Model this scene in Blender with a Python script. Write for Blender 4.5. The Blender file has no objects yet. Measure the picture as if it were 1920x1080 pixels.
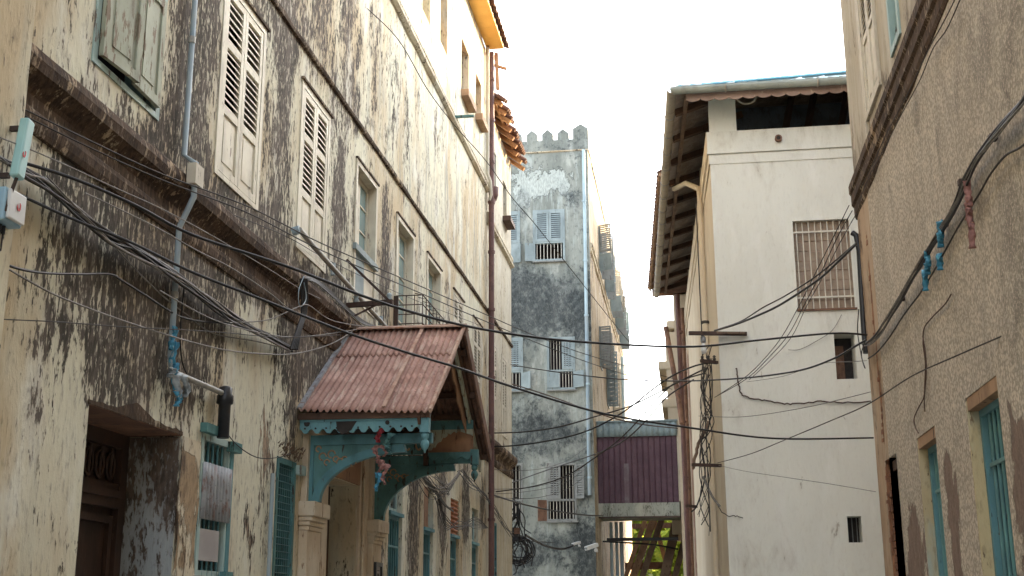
import bpy, bmesh, math, random
from mathutils import Vector, Matrix, noise as mnoise
random.seed(7)
R=math.radians
sc=bpy.context.scene; COL=sc.collection
# ---------------------------------------------------------------- camera, world, sun
F=2313.0
CAM=Vector((0,0,1.6))
ROT=Matrix.Rotation(R(8.05),3,'Z')@Matrix.Rotation(R(90+14.66),3,'X')@Matrix.Rotation(R(-.23),3,'Z')
cd=bpy.data.cameras.new('camera'); cam=bpy.data.objects.new('camera',cd); COL.objects.link(cam)
cam.matrix_world=Matrix.Translation(CAM)@ROT.to_4x4()
cd.sensor_width=36; cd.lens=F/1920*36; cd.clip_end=2000; cd.clip_start=.05
sc.camera=cam
SUN_EL=R(18); SUN_AZ=R(50)      # azimuth measured from +X towards +Y
w=bpy.data.worlds.new('World'); sc.world=w; w.use_nodes=True
wn=w.node_tree; wn.nodes.clear()
sky=wn.nodes.new('ShaderNodeTexSky'); sky.sky_type='NISHITA'; sky.sun_disc=False
sky.sun_elevation=SUN_EL; sky.sun_rotation=R(90)-SUN_AZ; sky.dust_density=3.0; sky.air_density=1.0; sky.ozone_density=1.0
hs=wn.nodes.new('ShaderNodeHueSaturation'); hs.inputs['Saturation'].default_value=.36
bg=wn.nodes.new('ShaderNodeBackground'); bg.inputs['Strength'].default_value=.15
wo=wn.nodes.new('ShaderNodeOutputWorld')
wn.links.new(sky.outputs[0],hs.inputs['Color']); wn.links.new(hs.outputs[0],bg.inputs[0]); wn.links.new(bg.outputs[0],wo.inputs[0])
sl=bpy.data.lights.new('sun','SUN'); sl.energy=2.0; sl.angle=R(.5); sl.color=(1,.62,.27)
so=bpy.data.objects.new('sun',sl); COL.objects.link(so)
sd=Vector((math.cos(SUN_AZ)*math.cos(SUN_EL),math.sin(SUN_AZ)*math.cos(SUN_EL),math.sin(SUN_EL)))
so.rotation_euler=sd.to_track_quat('Z','Y').to_euler(); so.location=sd*60
sc.view_settings.view_transform='Standard'; sc.view_settings.look='None'; sc.view_settings.gamma=1
sc.view_settings.exposure=2.98
# ---------------------------------------------------------------- pixel -> point on a real plane
def px(x,y,ax,v):
    r=ROT@Vector(((x-960)/F,-(y-540)/F,-1)); t=(v-CAM[ax])/r[ax]; return CAM+r*t
def pxd(x,y,depth):
    r=ROT@Vector(((x-960)/F,-(y-540)/F,-1)); return CAM+r*depth
def depth(p): return -(ROT.transposed()@(Vector(p)-CAM)).z
# ---------------------------------------------------------------- node helpers
class NT:
    def __init__(s,name):
        s.m=bpy.data.materials.new(name); s.m.use_nodes=True; s.t=s.m.node_tree; s.t.nodes.clear()
        s.out=s.t.nodes.new('ShaderNodeOutputMaterial'); s.b=s.t.nodes.new('ShaderNodeBsdfPrincipled')
        s.t.links.new(s.b.outputs[0],s.out.inputs[0]); s.pos=s.t.nodes.new('ShaderNodeNewGeometry').outputs['Position']
    def L(s,a,b): s.t.links.new(a,b)
    def set(s,inp,v):
        if isinstance(v,bpy.types.NodeSocket): s.L(v,inp)
        elif isinstance(v,(tuple,list)) and len(v)==3 and inp.type=='RGBA': inp.default_value=(*v,1)
        else: inp.default_value=v
    def mapv(s,scale,loc=(0,0,0),rot=(0,0,0)):
        n=s.t.nodes.new('ShaderNodeMapping'); s.L(s.pos,n.inputs[0]); n.inputs['Scale'].default_value=scale
        n.inputs['Location'].default_value=loc; n.inputs['Rotation'].default_value=rot; return n.outputs[0]
    def noise(s,scale,k=1,detail=4,rough=.55,loc=(0,0,0),dist=0,col=False):
        n=s.t.nodes.new('ShaderNodeTexNoise'); s.L(s.mapv(scale,loc),n.inputs['Vector']); n.inputs['Scale'].default_value=k
        n.inputs['Detail'].default_value=detail; n.inputs['Roughness'].default_value=rough; n.inputs['Distortion'].default_value=dist
        return n.outputs[1 if col else 0]
    def voro(s,scale,k=1,feat='F1',out=0,loc=(0,0,0)):
        n=s.t.nodes.new('ShaderNodeTexVoronoi'); n.feature=feat; s.L(s.mapv(scale,loc),n.inputs['Vector']); n.inputs['Scale'].default_value=k
        return n.outputs[out]
    def math(s,op,a,b=0,c=0,clamp=False):
        n=s.t.nodes.new('ShaderNodeMath'); n.operation=op; n.use_clamp=clamp
        for i,v in enumerate((a,b,c)): s.set(n.inputs[i],v)
        return n.outputs[0]
    def ramp(s,v,a,b,lo=0,hi=1):
        n=s.t.nodes.new('ShaderNodeMapRange'); n.interpolation_type='SMOOTHSTEP'; s.set(n.inputs[0],v)
        n.inputs[1].default_value=a; n.inputs[2].default_value=b; n.inputs[3].default_value=lo; n.inputs[4].default_value=hi; return n.outputs[0]
    def mix(s,f,a,b,mode='MIX'):
        n=s.t.nodes.new('ShaderNodeMix'); n.data_type='RGBA'; n.blend_type=mode; n.clamp_factor=True
        s.set(n.inputs[0],f); s.set(n.inputs[6],a); s.set(n.inputs[7],b); return n.outputs[2]
    def attr(s,name):
        n=s.t.nodes.new('ShaderNodeAttribute'); n.attribute_name=name; sp=s.t.nodes.new('ShaderNodeSeparateColor'); s.L(n.outputs['Color'],sp.inputs[0]); return sp.outputs
    def bump(s,h,dist=.01,strength=1,prev=None):
        n=s.t.nodes.new('ShaderNodeBump'); n.inputs['Strength'].default_value=strength; n.inputs['Distance'].default_value=dist
        s.L(h,n.inputs['Height'])
        if prev: s.L(prev,n.inputs['Normal'])
        return n.outputs[0]
    def fin(s,col,rough=.8,bump=None,metal=0,spec=.3):
        s.set(s.b.inputs['Base Color'],col); s.set(s.b.inputs['Roughness'],rough); s.set(s.b.inputs['Metallic'],metal)
        s.b.inputs['Specular IOR Level'].default_value=spec
        if bump: s.L(bump,s.b.inputs['Normal'])
        return s.m

def plaster(name,c1,c2,c3,dark1,dark2,peelc,bias=0,streak=(21,21,6.5),fine=1.0,cs=(3.0,3.0,1.2),pebble=False,washc=(.62,.60,.52),edge=.12,amt=.93,lo=.44,halo_c=None,stmax=.66,peelr=.7):
    n=NT(name); at=n.attr('wx')
    A=n.noise((1.1,1.1,.45),1,3,.5); A2=n.noise((2.3,2.3,.8),1,5,.6,(7,3,1)); 
    B=n.noise(streak,1,6,.62,(3,1,5),.4); C=n.noise(cs,1,7,.66,(1,9,4),.5); S=n.noise((26,26,9),1,3,.6)
    base=n.mix(n.ramp(A,.40,.62),c1,c2); base=n.mix(n.ramp(A2,.50,.68),base,c3)
    wash=n.ramp(n.noise((5,5,.6),1,5,.65,(4,8,2)),.50,.66,0,.55)
    base=n.mix(n.math('MULTIPLY',wash,n.math('ADD',n.math('MULTIPLY',at[2],1.5),.30)),base,washc)
    # fine dirt flecks everywhere
    base=n.mix(n.ramp(n.math('ADD',n.math('MULTIPLY',S,.5),n.math('MULTIPLY',B,.6)),.56,.70,0,.38*fine),base,dark2)
    # peeled render
    pv=n.math('ADD',at[1],n.math('ADD',n.math('MULTIPLY',n.math('SUBTRACT',C,.5),2.2),n.math('MULTIPLY',n.math('SUBTRACT',B,.5),peelr)))
    pm=n.ramp(pv,.47,.53); pcol=n.mix(n.ramp(S,.35,.7),peelc,tuple(x*.62 for x in peelc))
    rim=n.math('MULTIPLY',n.ramp(pv,.40,.47),n.math('SUBTRACT',1.0,n.ramp(pv,.49,.54)))
    col=n.mix(n.math('MULTIPLY',pm,.9),base,pcol); col=n.mix(n.math('MULTIPLY',rim,.45),col,dark1)
    # mould staining: short vertical flecks whose density follows the painted map
    S2=n.noise((52,52,17),1,3,.6,(2,2,6)); sN=n.math('ADD',n.math('MULTIPLY',B,.62),n.math('MULTIPLY',S2,.38))
    st=n.math('ADD',n.math('ADD',at[0],bias),n.math('MULTIPLY',n.math('SUBTRACT',C,.5),2.3),clamp=True)
    st=n.math('MINIMUM',st,stmax)
    sm=n.ramp(n.math('ADD',sN,n.math('MULTIPLY',st,.30)),lo+.165,lo+.165+edge*.6); halo=n.ramp(n.math('ADD',st,n.math('MULTIPLY',n.math('SUBTRACT',A2,.5),1.2)),.15,.9,0,.6)
    dk=n.mix(n.ramp(n.math('ADD',n.math('MULTIPLY',S,.5),n.math('MULTIPLY',A2,.5)),.42,.58),dark1,dark2)
    col=n.mix(halo,col,halo_c or dark2); col=n.mix(n.math('MULTIPLY',sm,amt),col,dk)
    hgt=n.math('ADD',n.math('MULTIPLY',C,.7),n.math('ADD',n.math('MULTIPLY',B,.35),n.math('MULTIPLY',pm,-.35)))
    bp=n.bump(hgt,.035,.8)
    if pebble:
        v=n.voro((30,30,30),1); g=n.noise((42,42,42),1,3,.7)
        col=n.mix(n.math('MULTIPLY',n.ramp(v,.3,.6,0,.75),n.math('SUBTRACT',1,pm)),col,tuple(x*.45 for x in c1)); col=n.mix(n.math('MULTIPLY',n.ramp(g,.5,.62,0,.6),n.math('SUBTRACT',1,n.math('MULTIPLY',pm,.85))),col,tuple(min(.8,x*1.35) for x in c2))
        bp=n.bump(v,.010,-.5,bp)
    else: bp=n.bump(S,.006,.6,bp)
    return n.fin(col,.92,bp,0,.15)

def paint(name,c,c2=None,chip=(.16,.12,.09),ch=.60,rough=.6,sc_=1,grain=(9,9,2),dirt=.4,bumpd=.004):
    n=NT(name); c2=c2 or tuple(x*.75 for x in c)
    A=n.noise((2*sc_,2*sc_,2*sc_),1,4,.6); B=n.noise(tuple(g*sc_*1.6 for g in grain),1,6,.68,(2,5,1)); G=n.noise(tuple(g*sc_*7 for g in grain),1,3,.6)
    col=n.mix(n.ramp(A,.38,.62),c,c2); col=n.mix(n.ramp(G,.5,.75,0,.4*dirt),col,chip)
    cm=n.ramp(B,ch,ch+.05); col=n.mix(cm,col,chip)
    dd=n.ramp(n.noise((4,4,1.2),1,4,.6,(9,2,4)),.5,.72,0,dirt); col=n.mix(dd,col,tuple(x*.4 for x in c2))
    h=n.math('ADD',n.math('MULTIPLY',cm,-1),n.math('MULTIPLY',G,.6))
    return n.fin(col,rough,n.bump(h,bumpd,.8),0,.35)

def rustmetal(name,c1,c2,c3,t=.5,rough=.75,metal=0,sc_=1,bs=(11,11,5)):
    n=NT(name); A=n.noise((2.2*sc_,2.2*sc_,2.2*sc_),1,6,.65,dist=.5); B=n.noise(bs,1,5,.7,(3,3,3)); C=n.noise((1.1,6,1.1),1,4,.6,(5,1,1))
    col=n.mix(n.ramp(A,t-.09,t+.09),c1,c2); col=n.mix(n.ramp(B,.5,.66,0,.75),col,c3); col=n.mix(n.ramp(C,.52,.7,0,.5),col,tuple(min(1,x*1.5) for x in c2))
    col=n.mix(n.ramp(n.noise((30,30,30),1,2,.5),.62,.72,0,.6),col,tuple(x*.4 for x in c1))
    return n.fin(col,rough,n.bump(B,.003,.6),metal,.3)
def flat(name,c,rough=.6,var=.25,metal=0,spec=.4,k=12):
    n=NT(name); A=n.noise((k,k,k),1,4,.6)
    return n.fin(n.mix(n.ramp(A,.35,.65),c,tuple(x*(1-var) for x in c)),rough,n.bump(A,.003,.4),metal,spec)

M={}
M['plL']=plaster('weathered_plaster',(.655,.635,.50),(.53,.44,.295),(.70,.695,.60),(.026,.022,.020),(.105,.086,.072),(.37,.26,.18),washc=(.36,.365,.315),bias=.05,stmax=.66,halo_c=(.27,.21,.16))
M['plB']=plaster('weathered_plaster_far',(.55,.52,.42),(.48,.43,.32),(.60,.58,.50),(.05,.035,.028),(.15,.11,.085),(.36,.25,.16))
M['plS']=plaster('ochre_side_plaster',(.44,.36,.245),(.37,.30,.20),(.47,.41,.30),(.05,.04,.032),(.14,.11,.085),(.30,.22,.15))
M['corn']=plaster('mouldy_cornice',(.50,.40,.27),(.38,.27,.17),(.56,.50,.38),(.030,.020,.016),(.085,.055,.038),(.42,.27,.16),bias=.75,halo_c=(.11,.078,.058),stmax=.9)
M['corn2']=plaster('stained_moulding',(.60,.55,.42),(.50,.42,.30),(.62,.60,.50),(.045,.032,.026),(.14,.10,.075),(.34,.24,.16),bias=.16)
M['plT']=plaster('damp_grey_plaster',(.28,.30,.27),(.20,.22,.20),(.42,.44,.40),(.030,.036,.040),(.070,.080,.082),(.50,.55,.52),streak=(7,7,6),edge=.40,washc=(.40,.45,.43),amt=.88,halo_c=(.085,.10,.105),bias=.08,cs=(1.9,1.9,1.5),stmax=.97)
M['plW']=plaster('whitewashed_plaster',(.76,.77,.71),(.73,.735,.675),(.78,.785,.735),(.20,.17,.13),(.45,.42,.35),(.55,.50,.40),fine=.3,edge=.35,amt=.6,washc=(.70,.70,.64),lo=.52,stmax=.9)
M['plWs']=plaster('cream_side_plaster',(.66,.58,.45),(.62,.53,.40),(.70,.63,.50),(.20,.15,.11),(.42,.34,.25),(.50,.38,.26),fine=.35,edge=.3,amt=.6,lo=.52)
M['plR']=plaster('pebbledash_render',(.59,.53,.44),(.50,.44,.36),(.64,.58,.49),(.10,.09,.08),(.20,.18,.16),(.20,.135,.11),pebble=True,peelr=.2,cs=(3.2,3.2,2.2),streak=(4,4,.9),edge=.28,fine=.5,amt=.75,lo=.42)
M['plRs']=plaster('smooth_brown_render',(.46,.34,.235),(.38,.27,.185),(.50,.42,.32),(.07,.05,.04),(.16,.11,.085),(.36,.17,.09),streak=(6,6,1.2),edge=.2)
M['plRu']=plaster('upper_beige_render',(.46,.41,.33),(.41,.37,.29),(.50,.46,.38),(.08,.065,.05),(.19,.16,.125),(.30,.22,.16),streak=(6,6,1.0),edge=.25,fine=.5)
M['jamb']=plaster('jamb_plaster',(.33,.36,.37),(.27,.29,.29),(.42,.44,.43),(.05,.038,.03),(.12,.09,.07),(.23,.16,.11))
M['jambp']=plaster('jamb_column_plaster',(.62,.55,.41),(.55,.46,.32),(.66,.63,.52),(.05,.035,.028),(.15,.11,.08),(.38,.27,.165))
M['pillar']=paint('worn_cream_pillar',(.58,.50,.38),(.50,.40,.28),(.22,.14,.09),.60,.8)
M['cream']=paint('cream_painted_wood',(.66,.62,.50),(.58,.53,.42),(.26,.21,.16),.61,.65,dirt=.45)
M['creamd']=paint('dusty_cream_wood',(.60,.56,.46),(.52,.48,.39),(.22,.18,.14),.60,.7,dirt=.4)
M['pgreen']=paint('faded_green_wood',(.40,.43,.34),(.33,.35,.27),(.20,.15,.10),.55,.75,dirt=.5)
M['pteal']=paint('pale_teal_wood',(.38,.50,.47),(.30,.42,.41),(.16,.14,.12),.58,.65,dirt=.4)
M['blue']=paint('turquoise_painted_wood',(.09,.235,.265),(.07,.18,.205),(.06,.055,.05),.62,.55,dirt=.45)
M['blueb']=paint('bright_turquoise_wood',(.15,.34,.385),(.11,.26,.30),(.04,.035,.03),.60,.55,dirt=.35)
M['blued']=paint('dull_teal_wood',(.10,.24,.24),(.07,.17,.17),(.05,.04,.03),.58,.6,dirt=.5)
M['bars']=paint('teal_iron_bar',(.13,.30,.31),(.10,.22,.24),(.08,.05,.04),.60,.5,dirt=.4)
M['tshut']=paint('grey_blue_shutter',(.29,.35,.36),(.23,.285,.295),(.16,.16,.15),.62,.7,dirt=.4)
M['tshutd']=paint('weathered_grey_shutter',(.25,.26,.25),(.20,.21,.20),(.10,.09,.08),.60,.7,dirt=.4)
M['tbar']=paint('pale_iron_bar',(.70,.68,.60),(.60,.57,.50),(.16,.10,.07),.68,.6,dirt=.2)
M['wood']=paint('old_brown_wood',(.115,.062,.038),(.075,.042,.028),(.03,.02,.015),.58,.7,dirt=.5)
M['woodd']=paint('dark_carved_wood',(.060,.034,.024),(.040,.024,.018),(.10,.07,.05),.66,.6,dirt=.4)
M['woodo']=paint('orange_brown_ply',(.32,.18,.10),(.25,.135,.08),(.13,.07,.04),.60,.75,dirt=.35)
M['timber']=paint('raw_timber',(.42,.27,.165),(.32,.20,.12),(.07,.045,.03),.60,.85,dirt=.4)
M['timberd']=paint('dark_timber',(.22,.155,.11),(.16,.11,.08),(.03,.02,.018),.60,.85,dirt=.4)
M['rafter']=paint('sun_bleached_rafter',(.50,.27,.12),(.38,.19,.09),(.12,.07,.045),.60,.8,dirt=.3)
M['soffit']=paint('ochre_painted_soffit',(.80,.50,.14),(.74,.43,.11),(.35,.18,.07),.66,.7,dirt=.15)
M['tile']=rustmetal('rusty_tiles',(.12,.065,.05),(.19,.10,.065),(.10,.06,.045))
M['rust']=rustmetal('rusted_corrugated_iron',(.29,.165,.13),(.38,.235,.19),(.50,.39,.32),.52,.8,bs=(15,2.2,2.2))
M['rustl']=rustmetal('pale_rust_ridge',(.40,.26,.20),(.47,.34,.27),(.32,.15,.10),.5,.8)
M['rustd']=rustmetal('dark_rusty_iron',(.15,.085,.06),(.22,.125,.085),(.10,.065,.05),.5,.8)
M['rusto']=rustmetal('orange_rusty_iron',(.45,.20,.10),(.36,.15,.08),(.20,.10,.06),.5,.8)
M['galv']=rustmetal('galvanised_corrugated_iron',(.30,.32,.34),(.36,.38,.40),(.20,.09,.06),.52,.55,.3)
M['galvu']=rustmetal('brown_underside_sheet',(.36,.31,.27),(.28,.23,.19),(.40,.36,.31),.5,.8)
M['galvb']=rustmetal('grey_blue_sheet',(.24,.32,.35),(.27,.35,.38),(.18,.22,.23),.5,.6)
M['bluesheet']=rustmetal('light_blue_roof_sheet',(.30,.58,.68),(.38,.66,.74),(.58,.70,.72),.5,.5)
M['purple']=rustmetal('maroon_sheet',(.090,.050,.072),(.11,.064,.086),(.075,.045,.06),.5,.55)
M['concrete']=plaster('mossy_concrete_slab',(.34,.36,.32),(.26,.29,.26),(.42,.43,.38),(.05,.05,.04),(.12,.13,.10),(.25,.2,.15),bias=.15)
M['pipeb']=rustmetal('brown_iron_pipe',(.115,.06,.055),(.15,.08,.07),(.08,.045,.045),.5,.6)
M['pvc']=paint('blue_grey_pvc',(.27,.36,.42),(.34,.40,.42),(.30,.25,.18),.68,.5,dirt=.3)
M['pvcl']=paint('pale_blue_pvc',(.42,.56,.62),(.38,.50,.56),(.25,.25,.22),.70,.5,dirt=.3)
M['pvcw']=flat('dirty_white_pipe',(.36,.355,.32),.5)
M['black']=flat('black_cable',(.018,.018,.02),.5,.3)
M['blackg']=flat('dusty_dark_cable',(.06,.055,.052),.7,.4)
M['greyc']=flat('dusty_grey_cable',(.26,.245,.225),.7,.4)
M['browc']=flat('brown_cable',(.11,.065,.05),.7,.4)
M['iron']=rustmetal('rusty_iron_bracket',(.055,.038,.032),(.08,.05,.04),(.04,.03,.028))
M['blackp']=flat('black_plastic_pipe',(.025,.027,.032),.35,.3)
M['glass']=NT('dark_window_glass').fin((.03,.04,.045),.08,None,0,.8)
M['glassp']=NT('pale_reflecting_glass').fin((.22,.33,.33),.12,None,0,.7)
M['white']=flat('white_plastic',(.68,.70,.70),.4,.12,k=3)
M['antb']=flat('pale_teal_plastic',(.33,.56,.56),.45,.12,k=3)
M['boxb']=flat('light_blue_plastic',(.32,.50,.62),.45,.12,k=3)
M['red']=flat('red_mark',(.50,.04,.04),.5,.1)
M['brick']=paint('infill_brick',(.40,.32,.25),(.33,.26,.20),(.34,.28,.24),.62,.9,3)
M['brickr']=paint('exposed_red_brick',(.30,.15,.09),(.24,.12,.08),(.30,.22,.15),.60,.9,4)
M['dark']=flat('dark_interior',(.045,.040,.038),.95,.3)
M['inner']=flat('interior_plaster',(.10,.09,.08),.95,.3)
M['ceil']=rustmetal('grey_blue_ceiling_sheet',(.10,.12,.15),(.075,.085,.10),(.06,.05,.05))
M['fascia']=paint('dusty_pink_fascia',(.44,.32,.27),(.36,.26,.22),(.62,.52,.42),.60,.8,dirt=.3)
M['gutter']=paint('grey_green_gutter',(.36,.40,.37),(.31,.34,.31),(.20,.16,.12),.68,.5,dirt=.4)
M['guttb']=paint('brown_grey_gutter',(.42,.38,.31),(.36,.33,.27),(.20,.15,.12),.66,.5,dirt=.4)
M['board']=paint('bleached_board',(.38,.36,.35),(.32,.30,.29),(.25,.2,.18),.66,.8)
M['ragp']=flat('faded_pink_rag',(.40,.21,.19),.9,.3); M['ragr']=flat('dark_red_rag',(.30,.04,.05),.9,.3)
M['ragb']=flat('blue_plastic_rag',(.08,.34,.52),.5,.3); M['ragw']=flat('grey_plastic_rag',(.40,.46,.50),.5,.3)
M['yel']=plaster('yellowed_reveal',(.56,.47,.28),(.48,.40,.25),(.40,.45,.40),(.08,.06,.045),(.2,.15,.1),(.3,.2,.15))
M['bark']=paint('tree_bark',(.14,.10,.07),(.10,.07,.05),(.05,.04,.03),.6,.9)
def leafmat(name,c,c2):
    n=NT(name); A=n.noise((3,3,3),1,3); 
    col=n.mix(n.ramp(A,.35,.65),c,c2); m=n.fin(col,.6,None,0,.3)
    tr=n.t.nodes.new('ShaderNodeBsdfTranslucent'); n.L(col,tr.inputs[0]); mx=n.t.nodes.new('ShaderNodeMixShader'); mx.inputs[0].default_value=.6
    n.L(n.b.outputs[0],mx.inputs[1]); n.L(tr.outputs[0],mx.inputs[2]); n.L(mx.outputs[0],n.out.inputs[0]); return m
M['leaf']=leafmat('yellow_green_leaves',(.42,.46,.07),(.25,.34,.06)); M['leafd']=leafmat('dark_green_leaves',(.10,.17,.035),(.16,.24,.05))
M['flower']=flat('white_blossom',(.7,.7,.66),.8)
M['ground']=flat('dusty_ground',(.36,.31,.24),.95,.3,k=2); M['pave']=flat('worn_paving',(.44,.40,.34),.9,.2,k=3)
# ---------------------------------------------------------------- mesh builder
class MB:
    def __init__(s,T=None): s.v=[]; s.f=[]; s.sm=[]; s.T=T or (lambda p:p)
    def add(s,vs,fs,smooth=False):
        o=len(s.v); s.v+=[Vector(s.T(tuple(p))) for p in vs]; s.f+=[tuple(i+o for i in f) for f in fs]; s.sm+=[smooth]*len(fs); return s
    def box(s,a,b):
        x0,y0,z0=[min(a[i],b[i]) for i in range(3)]; x1,y1,z1=[max(a[i],b[i]) for i in range(3)]
        return s.add([(x0,y0,z0),(x1,y0,z0),(x1,y1,z0),(x0,y1,z0),(x0,y0,z1),(x1,y0,z1),(x1,y1,z1),(x0,y1,z1)],
                     [(0,3,2,1),(4,5,6,7),(0,1,5,4),(1,2,6,5),(2,3,7,6),(3,0,4,7)])
    def beam(s,p,q,w,h,up=(0,0,1)):
        p=Vector(p);q=Vector(q);d=(q-p).normalized();u=Vector(up)
        a=d.cross(u)
        if a.length<1e-4: a=d.cross(Vector((1,0,0)))
        a.normalize(); b=a.cross(d).normalized(); a=a*w/2;b=b*h/2
        return s.add([p-a-b,p+a-b,p+a+b,p-a+b,q-a-b,q+a-b,q+a+b,q-a+b],[(3,2,1,0),(4,5,6,7),(0,1,5,4),(1,2,6,5),(2,3,7,6),(3,0,4,7)])
    def tube(s,pts,r,n=6,cap=True):
        pts=[Vector(p) for p in pts]; rings=[]; prev=None
        for i,p in enumerate(pts):
            d=(pts[min(i+1,len(pts)-1)]-pts[max(i-1,0)]); d=d.normalized() if d.length>0 else Vector((0,0,1))
            if prev is None:
                a=d.cross(Vector((0,0,1)));
                if a.length<.05: a=d.cross(Vector((0,1,0)))
            else: a=prev-d*prev.dot(d)
            a.normalize(); prev=a; b=d.cross(a); rr=r[i] if isinstance(r,(list,tuple)) else r
            rings.append([p+(a*math.cos(2*math.pi*k/n)+b*math.sin(2*math.pi*k/n))*rr for k in range(n)])
        vs=[q for g in rings for q in g]; fs=[]
        for i in range(len(rings)-1):
            for k in range(n): fs.append((i*n+k,i*n+(k+1)%n,(i+1)*n+(k+1)%n,(i+1)*n+k))
        s.add(vs,fs,True)
        if cap:
            s.add(rings[0][::-1],[tuple(range(n))]); s.add(rings[-1],[tuple(range(n))])
        return s
    def prism(s,poly,fn,t0,t1):     # poly of 2-D points; fn(a,b,t)->local point
        n=len(poly); s.add([fn(a,b,t0) for a,b in poly]+[fn(a,b,t1) for a,b in poly],
            [tuple(range(n)),tuple(range(2*n-1,n-1,-1))]+[(i,(i+1)%n,n+(i+1)%n,n+i) for i in range(n)]); return s
    def lathe(s,c,prof,n=10):
        c=Vector(c); vs=[]; fs=[]
        for r,z in prof:
            for k in range(n): vs.append(c+Vector((r*math.cos(2*math.pi*k/n),r*math.sin(2*math.pi*k/n),z)))
        for i in range(len(prof)-1):
            for k in range(n): fs.append((i*n+k,i*n+(k+1)%n,(i+1)*n+(k+1)%n,(i+1)*n+k))
        fs2=[tuple(range(n))[::-1],tuple(range((len(prof)-1)*n,len(prof)*n))]
        o=len(s.v); s.add(vs,fs,True); s.f+=[tuple(i+o for i in f) for f in fs2]; s.sm+=[False,False]; return s
    def grid(s,fn,nu,nv,smooth=True):
        vs=[fn(i/nu,j/nv) for i in range(nu+1) for j in range(nv+1)]
        return s.add(vs,[(i*(nv+1)+j,(i+1)*(nv+1)+j,(i+1)*(nv+1)+j+1,i*(nv+1)+j+1) for i in range(nu) for j in range(nv)],smooth)
    def build(s,name,mat,parent=None,stain=None,thick=None,bevel=None):
        org=Vector(ORG.get(parent.name,(0,0,0))) if parent else Vector((0,0,0))
        if parent is None:
            xs=[v.x for v in s.v]; ys=[v.y for v in s.v]; zs=[v.z for v in s.v]
            org=Vector(((min(xs)+max(xs))/2,(min(ys)+max(ys))/2,min(zs)))
        me=bpy.data.meshes.new(name); me.from_pydata([v-org for v in s.v],[],s.f)
        me.polygons.foreach_set('use_smooth',s.sm)
        bm=bmesh.new(); bm.from_mesh(me); bmesh.ops.recalc_face_normals(bm,faces=bm.faces); bm.to_mesh(me); bm.free()
        if stain:
            ca=me.color_attributes.new('wx','FLOAT_COLOR','POINT')
            for i,v in enumerate(s.v): ca.data[i].color=(*stain(v),1)
        me.materials.append(M[mat] if isinstance(mat,str) else mat)
        o=bpy.data.objects.new(name,me); COL.objects.link(o)
        if parent: o.parent=parent
        else: o.location=org
        ORG[o.name]=org
        if thick: md=o.modifiers.new('thickness','SOLIDIFY'); md.thickness=thick
        if bevel: md=o.modifiers.new('bevel','BEVEL'); md.width=bevel; md.segments=2; md.limit_method='ANGLE'
        return o
ORG={}
def thing(name,label,cat,loc,group=None):
    o=bpy.data.objects.new(name,None); COL.objects.link(o); o.location=loc; o.empty_display_size=.2
    o['label']=label; o['category']=cat
    if group: o['group']=group
    ORG[o.name]=Vector(loc); return o
def tag(o,label,cat,group=None,kind=None):
    o['label']=label; o['category']=cat
    if group: o['group']=group
    if kind: o['kind']=kind
    return o
def lab(o,t): o['label']=t; return o
# wall frames: (u along alley, d out of the wall into the alley, z)
XL=-4.2; XR=2.1
TL=lambda p:(XL+p[1],p[0],p[2])
TR=lambda p:(XR-p[1],p[0],p[2])
TT=lambda p:(p[0],38-p[1],p[2])          # tower front
TS=lambda p:(-2.85+p[1],p[0],p[2])       # tower alley side
YW=20.8
TW=lambda p:(p[0],YW-p[1],p[2])          # white house front
def wsx(y): return .6-.0355*(y-YW)
TWS=lambda p:(wsx(p[0])-p[1],p[0],p[2])  # white house alley side
def blobs(lst):
    def f(u,z):
        a=0
        for (bu,bz,ru,rz,amp) in lst:
            q=((u-bu)/ru)**2+((z-bz)/rz)**2
            if q<6: a+=amp*math.exp(-q)
        return a
    return f
def wall(T,u0,u1,z0,z1,holes,cell,rev,mat,parent,name='wall',stain=None,wob=0):
    mb=MB(T)
    us={round(u0,3),round(u1,3)}; zs={round(z0,3),round(z1,3)}
    for h in holes: us|={round(h[0],3),round(h[1],3)}; zs|={round(h[2],3),round(h[3],3)}
    def fill(S,cell):
        L=sorted(S); out=[L[0]]
        for a,b in zip(L,L[1:]):
            k=max(1,int(math.ceil((b-a)/cell)))
            out+=[a+(b-a)*i/k for i in range(1,k+1)]
        return out
    us={u for u in us if u0<=u<=u1}; zs={z for z in zs if z0<=z<=z1}
    U=fill(us,cell); Z=fill(zs,cell)
    inh=lambda u,z: any(h[0]-1e-4<=u<=h[1]+1e-4 and h[2]-1e-4<=z<=h[3]+1e-4 for h in holes)
    vs=[];
    for u in U:
        for z in Z:
            dd=0
            if wob and not inh(u,z) and u0<u<u1: dd=wob*(mnoise.noise(Vector((u*.9,z*.9,3)))+.5*mnoise.noise(Vector((u*2.7,z*2.7,8))))
            vs.append((u,dd,z))
    nz=len(Z); fs=[]
    for i in range(len(U)-1):
        for j in range(nz-1):
            cu=(U[i]+U[i+1])/2; cz=(Z[j]+Z[j+1])/2
            if any(h[0]<cu<h[1] and h[2]<cz<h[3] for h in holes): continue
            fs.append((i*nz+j,(i+1)*nz+j,(i+1)*nz+j+1,i*nz+j+1))
    mb.add(vs,fs,True)
    for h in holes:
        r=h[4] if len(h)>4 else rev; a,b,c,d=h[:4]
        mb.add([(a,0,c),(a,0,d),(a,-r,d),(a,-r,c)],[(0,1,2,3)]); mb.add([(b,0,c),(b,0,d),(b,-r,d),(b,-r,c)],[(0,1,2,3)])
        mb.add([(a,0,d),(b,0,d),(b,-r,d),(a,-r,d)],[(0,1,2,3)]); mb.add([(a,0,c),(b,0,c),(b,-r,c),(a,-r,c)],[(0,1,2,3)])
    return mb.build(name,mat,parent,stain)
def lin(a,b,n): return [a+(b-a)*i/n for i in range(n+1)]
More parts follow.
